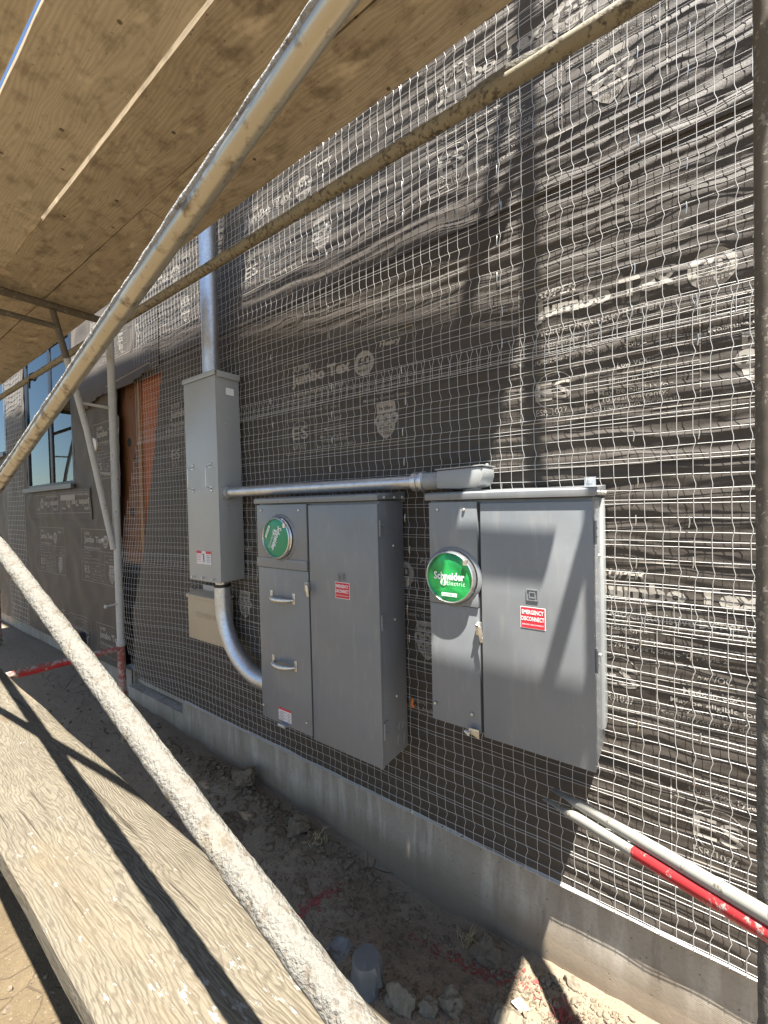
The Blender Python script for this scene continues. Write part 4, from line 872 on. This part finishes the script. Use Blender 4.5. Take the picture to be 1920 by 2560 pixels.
# folded brace, red and white, by the right frame
fb = thing('folded_brace', 'folded pair of red and white scaffold tubes with flattened ends at lower right', 'scaffold brace', (-.1, -.25, -.95))
def brace_tube(A, B, split, m1, m2_, part):
    A = Vector(A); B = Vector(B); n = 44; pts = [A.lerp(B, (i/n)**1.0) for i in range(n+1)]; L = (B-A).length
    rad = []; flat = []
    for i in range(n+1):
        s = i/n*L; t = min(1, max(0, (s-.07)/.10)); rad.append((.0095+.0048*t)); flat.append(.28+.72*t if t < 1 else 1.0)
    k = max(2, int(split/L*n)); a = MB(); a.tube(pts[:k+1], rad[:k+1], 14, True, .03, flat[:k+1]); b = MB(); b.tube(pts[k:], rad[k:], 14, True, .03, [f_ if f_ != 1 else 1 for f_ in flat[k:]])
    obj(part, a, m1, fb); obj(part, b, m2_, fb)
D1 = Vector((.114, -.545, -.696)); D2 = Vector((.114, -.553, -.718))
A1 = Vector((-.345, -.055, -.945)); A2 = Vector((-.365, -.068, -.978))
brace_tube(A1, D1+(D1-A1)*.8, .10, 'galv', 'whitew', 'white_tube'); brace_tube(A2+Vector((0, 0, 0)), D2+(D2-A2)*.8, .42, 'whitew', 'redw', 'red_tube')
m = MB(); m.tube([A1.lerp(D1, .13), A1.lerp(D1, .13)+Vector((.012, -.014, -.018))], .004, 8); m.tube([A2.lerp(D2, .1), A2.lerp(D2, .1)+Vector((.008, -.022, .016))], .004, 8); obj('rivet', m, 'rail', fb)

# boards
def board(name, label, cat, X0, X1, yi0, yi1, yo0, yo1, z, th, mat, group=None, nx=40):
    """X0 left end, X1 right end; inner edge y goes yi0->yi1, outer edge yo0->yo1"""
    m = MB(); n = nx; vs = []
    for i in range(n+1):
        t = i/n; x = X0+(X1-X0)*t; a = yi0+(yi1-yi0)*t+.0010*mnoise.noise(Vector((x*9, 1, z))); b = yo0+(yo1-yo0)*t+.0010*mnoise.noise(Vector((x*8, 7, z)))
        sag = .003*mnoise.noise(Vector((x*1.3, 0, 2)))
        vs += [(x, a, z+sag), (x, b, z+sag), (x, b, z+th+sag), (x, a, z+th+sag)]
    fs = []
    for i in range(n):
        for k in range(4): k2 = (k+1) % 4; fs.append((i*4+k, i*4+k2, i*4+4+k2, i*4+4+k))
    fs += [(0, 1, 2, 3), (n*4+3, n*4+2, n*4+1, n*4)]
    m.add(vs, fs); return solo(name, m, mat, label, cat, ((X0+X1)/2, (yi0+yo0)/2, z), group, bevel=0, smooth=40)
G = 'plywood boards of the platform overhead'
ZP = 1.222
board('platform_board', 'brown plywood strip of the platform overhead, nearest the wall, right of its butt joint', 'scaffold board', -1.765, -.262, -.387, -.405, -.611, -.601, ZP, .042, 'ply', G)
board('platform_board', 'brown plywood strip of the platform overhead, nearest the wall, above the left frame', 'scaffold board', -6.2, -1.771, -.30, -.385, -.596, -.610, ZP+.002, .042, 'ply', G)
board('platform_board', 'stained brown plywood strip overhead in the middle between two seams', 'scaffold board', -2.552, .28, -.6145, -.6065, -.828, -.846, ZP+.001, .036, 'ply', G)
board('platform_board', 'stained brown plywood strip overhead above the header of the left frame', 'scaffold board', -6.2, -2.558, -.601, -.6155, -.815, -.830, ZP+.003, .042, 'ply', G)
board('platform_board', 'pale tan plywood sheet overhead at upper left with swirling grain', 'scaffold board', -2.172, .28, -.8374, -.8515, -1.077, -1.072, ZP+.009, .020, 'ply2', G)
board('platform_board', 'pale tan plywood sheet overhead left of the cross joint', 'scaffold board', -6.2, -2.176, -.816, -.831, -1.085, -1.077, ZP+.010, .020, 'ply2', G)
board('platform_board', 'outermost platform board at the very top left corner', 'scaffold board', -6.2, .28, -1.0925, -1.079, -1.30, -1.30, ZP+.026, .020, 'ply2', G)
# upper lift: its boards shade the wall
board('platform_board', 'upper lift plywood board shading the wall', 'scaffold board', -1.5, .385, -.632, -.725, -1.2, -1.2, 3.75, .03, 'ply', 'plywood boards of the upper lift')
board('platform_board', 'upper lift plywood board shading the left end of the wall', 'scaffold board', -6.2, -1.3, -.63, -.63, -1.2, -1.2, 3.785, .03, 'ply', 'plywood boards of the upper lift')
board('platform_board', 'short unseen board added across the upper lift to shade the wall', 'scaffold board', -1.53, -1.27, -.30, -.30, -1.15, -1.15, 3.82, .03, 'ply', nx=6)  # out of view, added for the dark band it casts beside the riser
m = MB(); m.seg_tube((-.27, -.2, 1.775), (-1.85, -.2, 1.905), .0125, .1, seg=14); solo('scaffold_rail', m, 'rail', 'thin unseen tube added close to the wall to cast a shadow band', 'scaffold tube', (-1.0, -.2, 1.84))  # out of view, added and sized for the crisp level shadow on the wall
# thick weathered plank in front
m = MB(); n = 150; vs = []; prof_n = 8
for i in range(n+1):
    t = i/n; x = -3.35+4.0*t; yr = -.866-.092*t-.006*mnoise.noise(Vector((x*2.2, 0, 4)))-.006*max(0, mnoise.noise(Vector((x*1.4+2, 5, 1)))); yl = -1.193-.022*t-.004*mnoise.noise(Vector((x*3, 2, 2)))
    wane = .012+.016*max(0, mnoise.noise(Vector((x*1.7+.6, 9, 3)))+.25); zt = -.800+.002*mnoise.noise(Vector((x*4, 0, 0)))
    vs += [(x, yl, -.852), (x, yl-.001, zt-.006), (x, yl+.006, zt), (x, (yl+yr)/2, zt-.002), (x, yr-wane, zt), (x, yr-wane*.3, zt-.012), (x, yr, zt-.030), (x, yr-.002, -.852)]
fs = [(i*8+k, i*8+(k+1) % 8, i*8+8+(k+1) % 8, i*8+8+k) for i in range(n) for k in range(8)]+[tuple(range(8)), tuple(n*8+k for k in range(8))[::-1]]
m.add(vs, fs); solo('wooden_plank', m, 'plank', 'thick weathered plank splashed with plaster at lower left, striped by tube shadows', 'plank', (-1.3, -1.03, -.852), smooth=50)
m = MB(); m.box(-3.02, -2.62, -.43, -.20, -1.60, -1.565); solo('sole_board', m, 'rock', 'short dirty board under the foot of the left scaffold frame', 'board', (-2.82, -.31, -1.6), bevel=.004)
# far shrub at the left edge
sh = thing('shrub', 'sunlit green shrub far off at the left edge', 'shrub', (-13.2, -.55, -1.6))
m = MB(); R = random.Random(8)
for i in range(900):
    a = R.uniform(0, 6.3); q = R.random()**.5*.8; c = Vector((-13.2+math.cos(a)*q, -.75+math.sin(a)*q*.9, -1.5+R.random()*1.6)); s = .05+.04*R.random(); n1 = Vector((R.gauss(0, 1), R.gauss(0, 1), R.gauss(0, 1))).normalized(); n2 = n1.orthogonal().normalized()
    m.add([c-n1*s, c+n2*s*.45, c+n1*s, c-n2*s*.45], [(0, 1, 2, 3)])
obj('foliage', m, 'leaf', sh, smooth=0)
m = MB()
for i in range(7): a = i*.9; m.tube([(-13.2, -.75, -1.62), (-13.2+math.cos(a)*.2, -.75+math.sin(a)*.2, -1.0), (-13.2+math.cos(a)*.5, -.75+math.sin(a)*.5, -.3)], [.02, .014, .006], 6)
obj('stem', m, 'fir', sh)
for o in C.objects:
    if 'org' in o: del o['org']
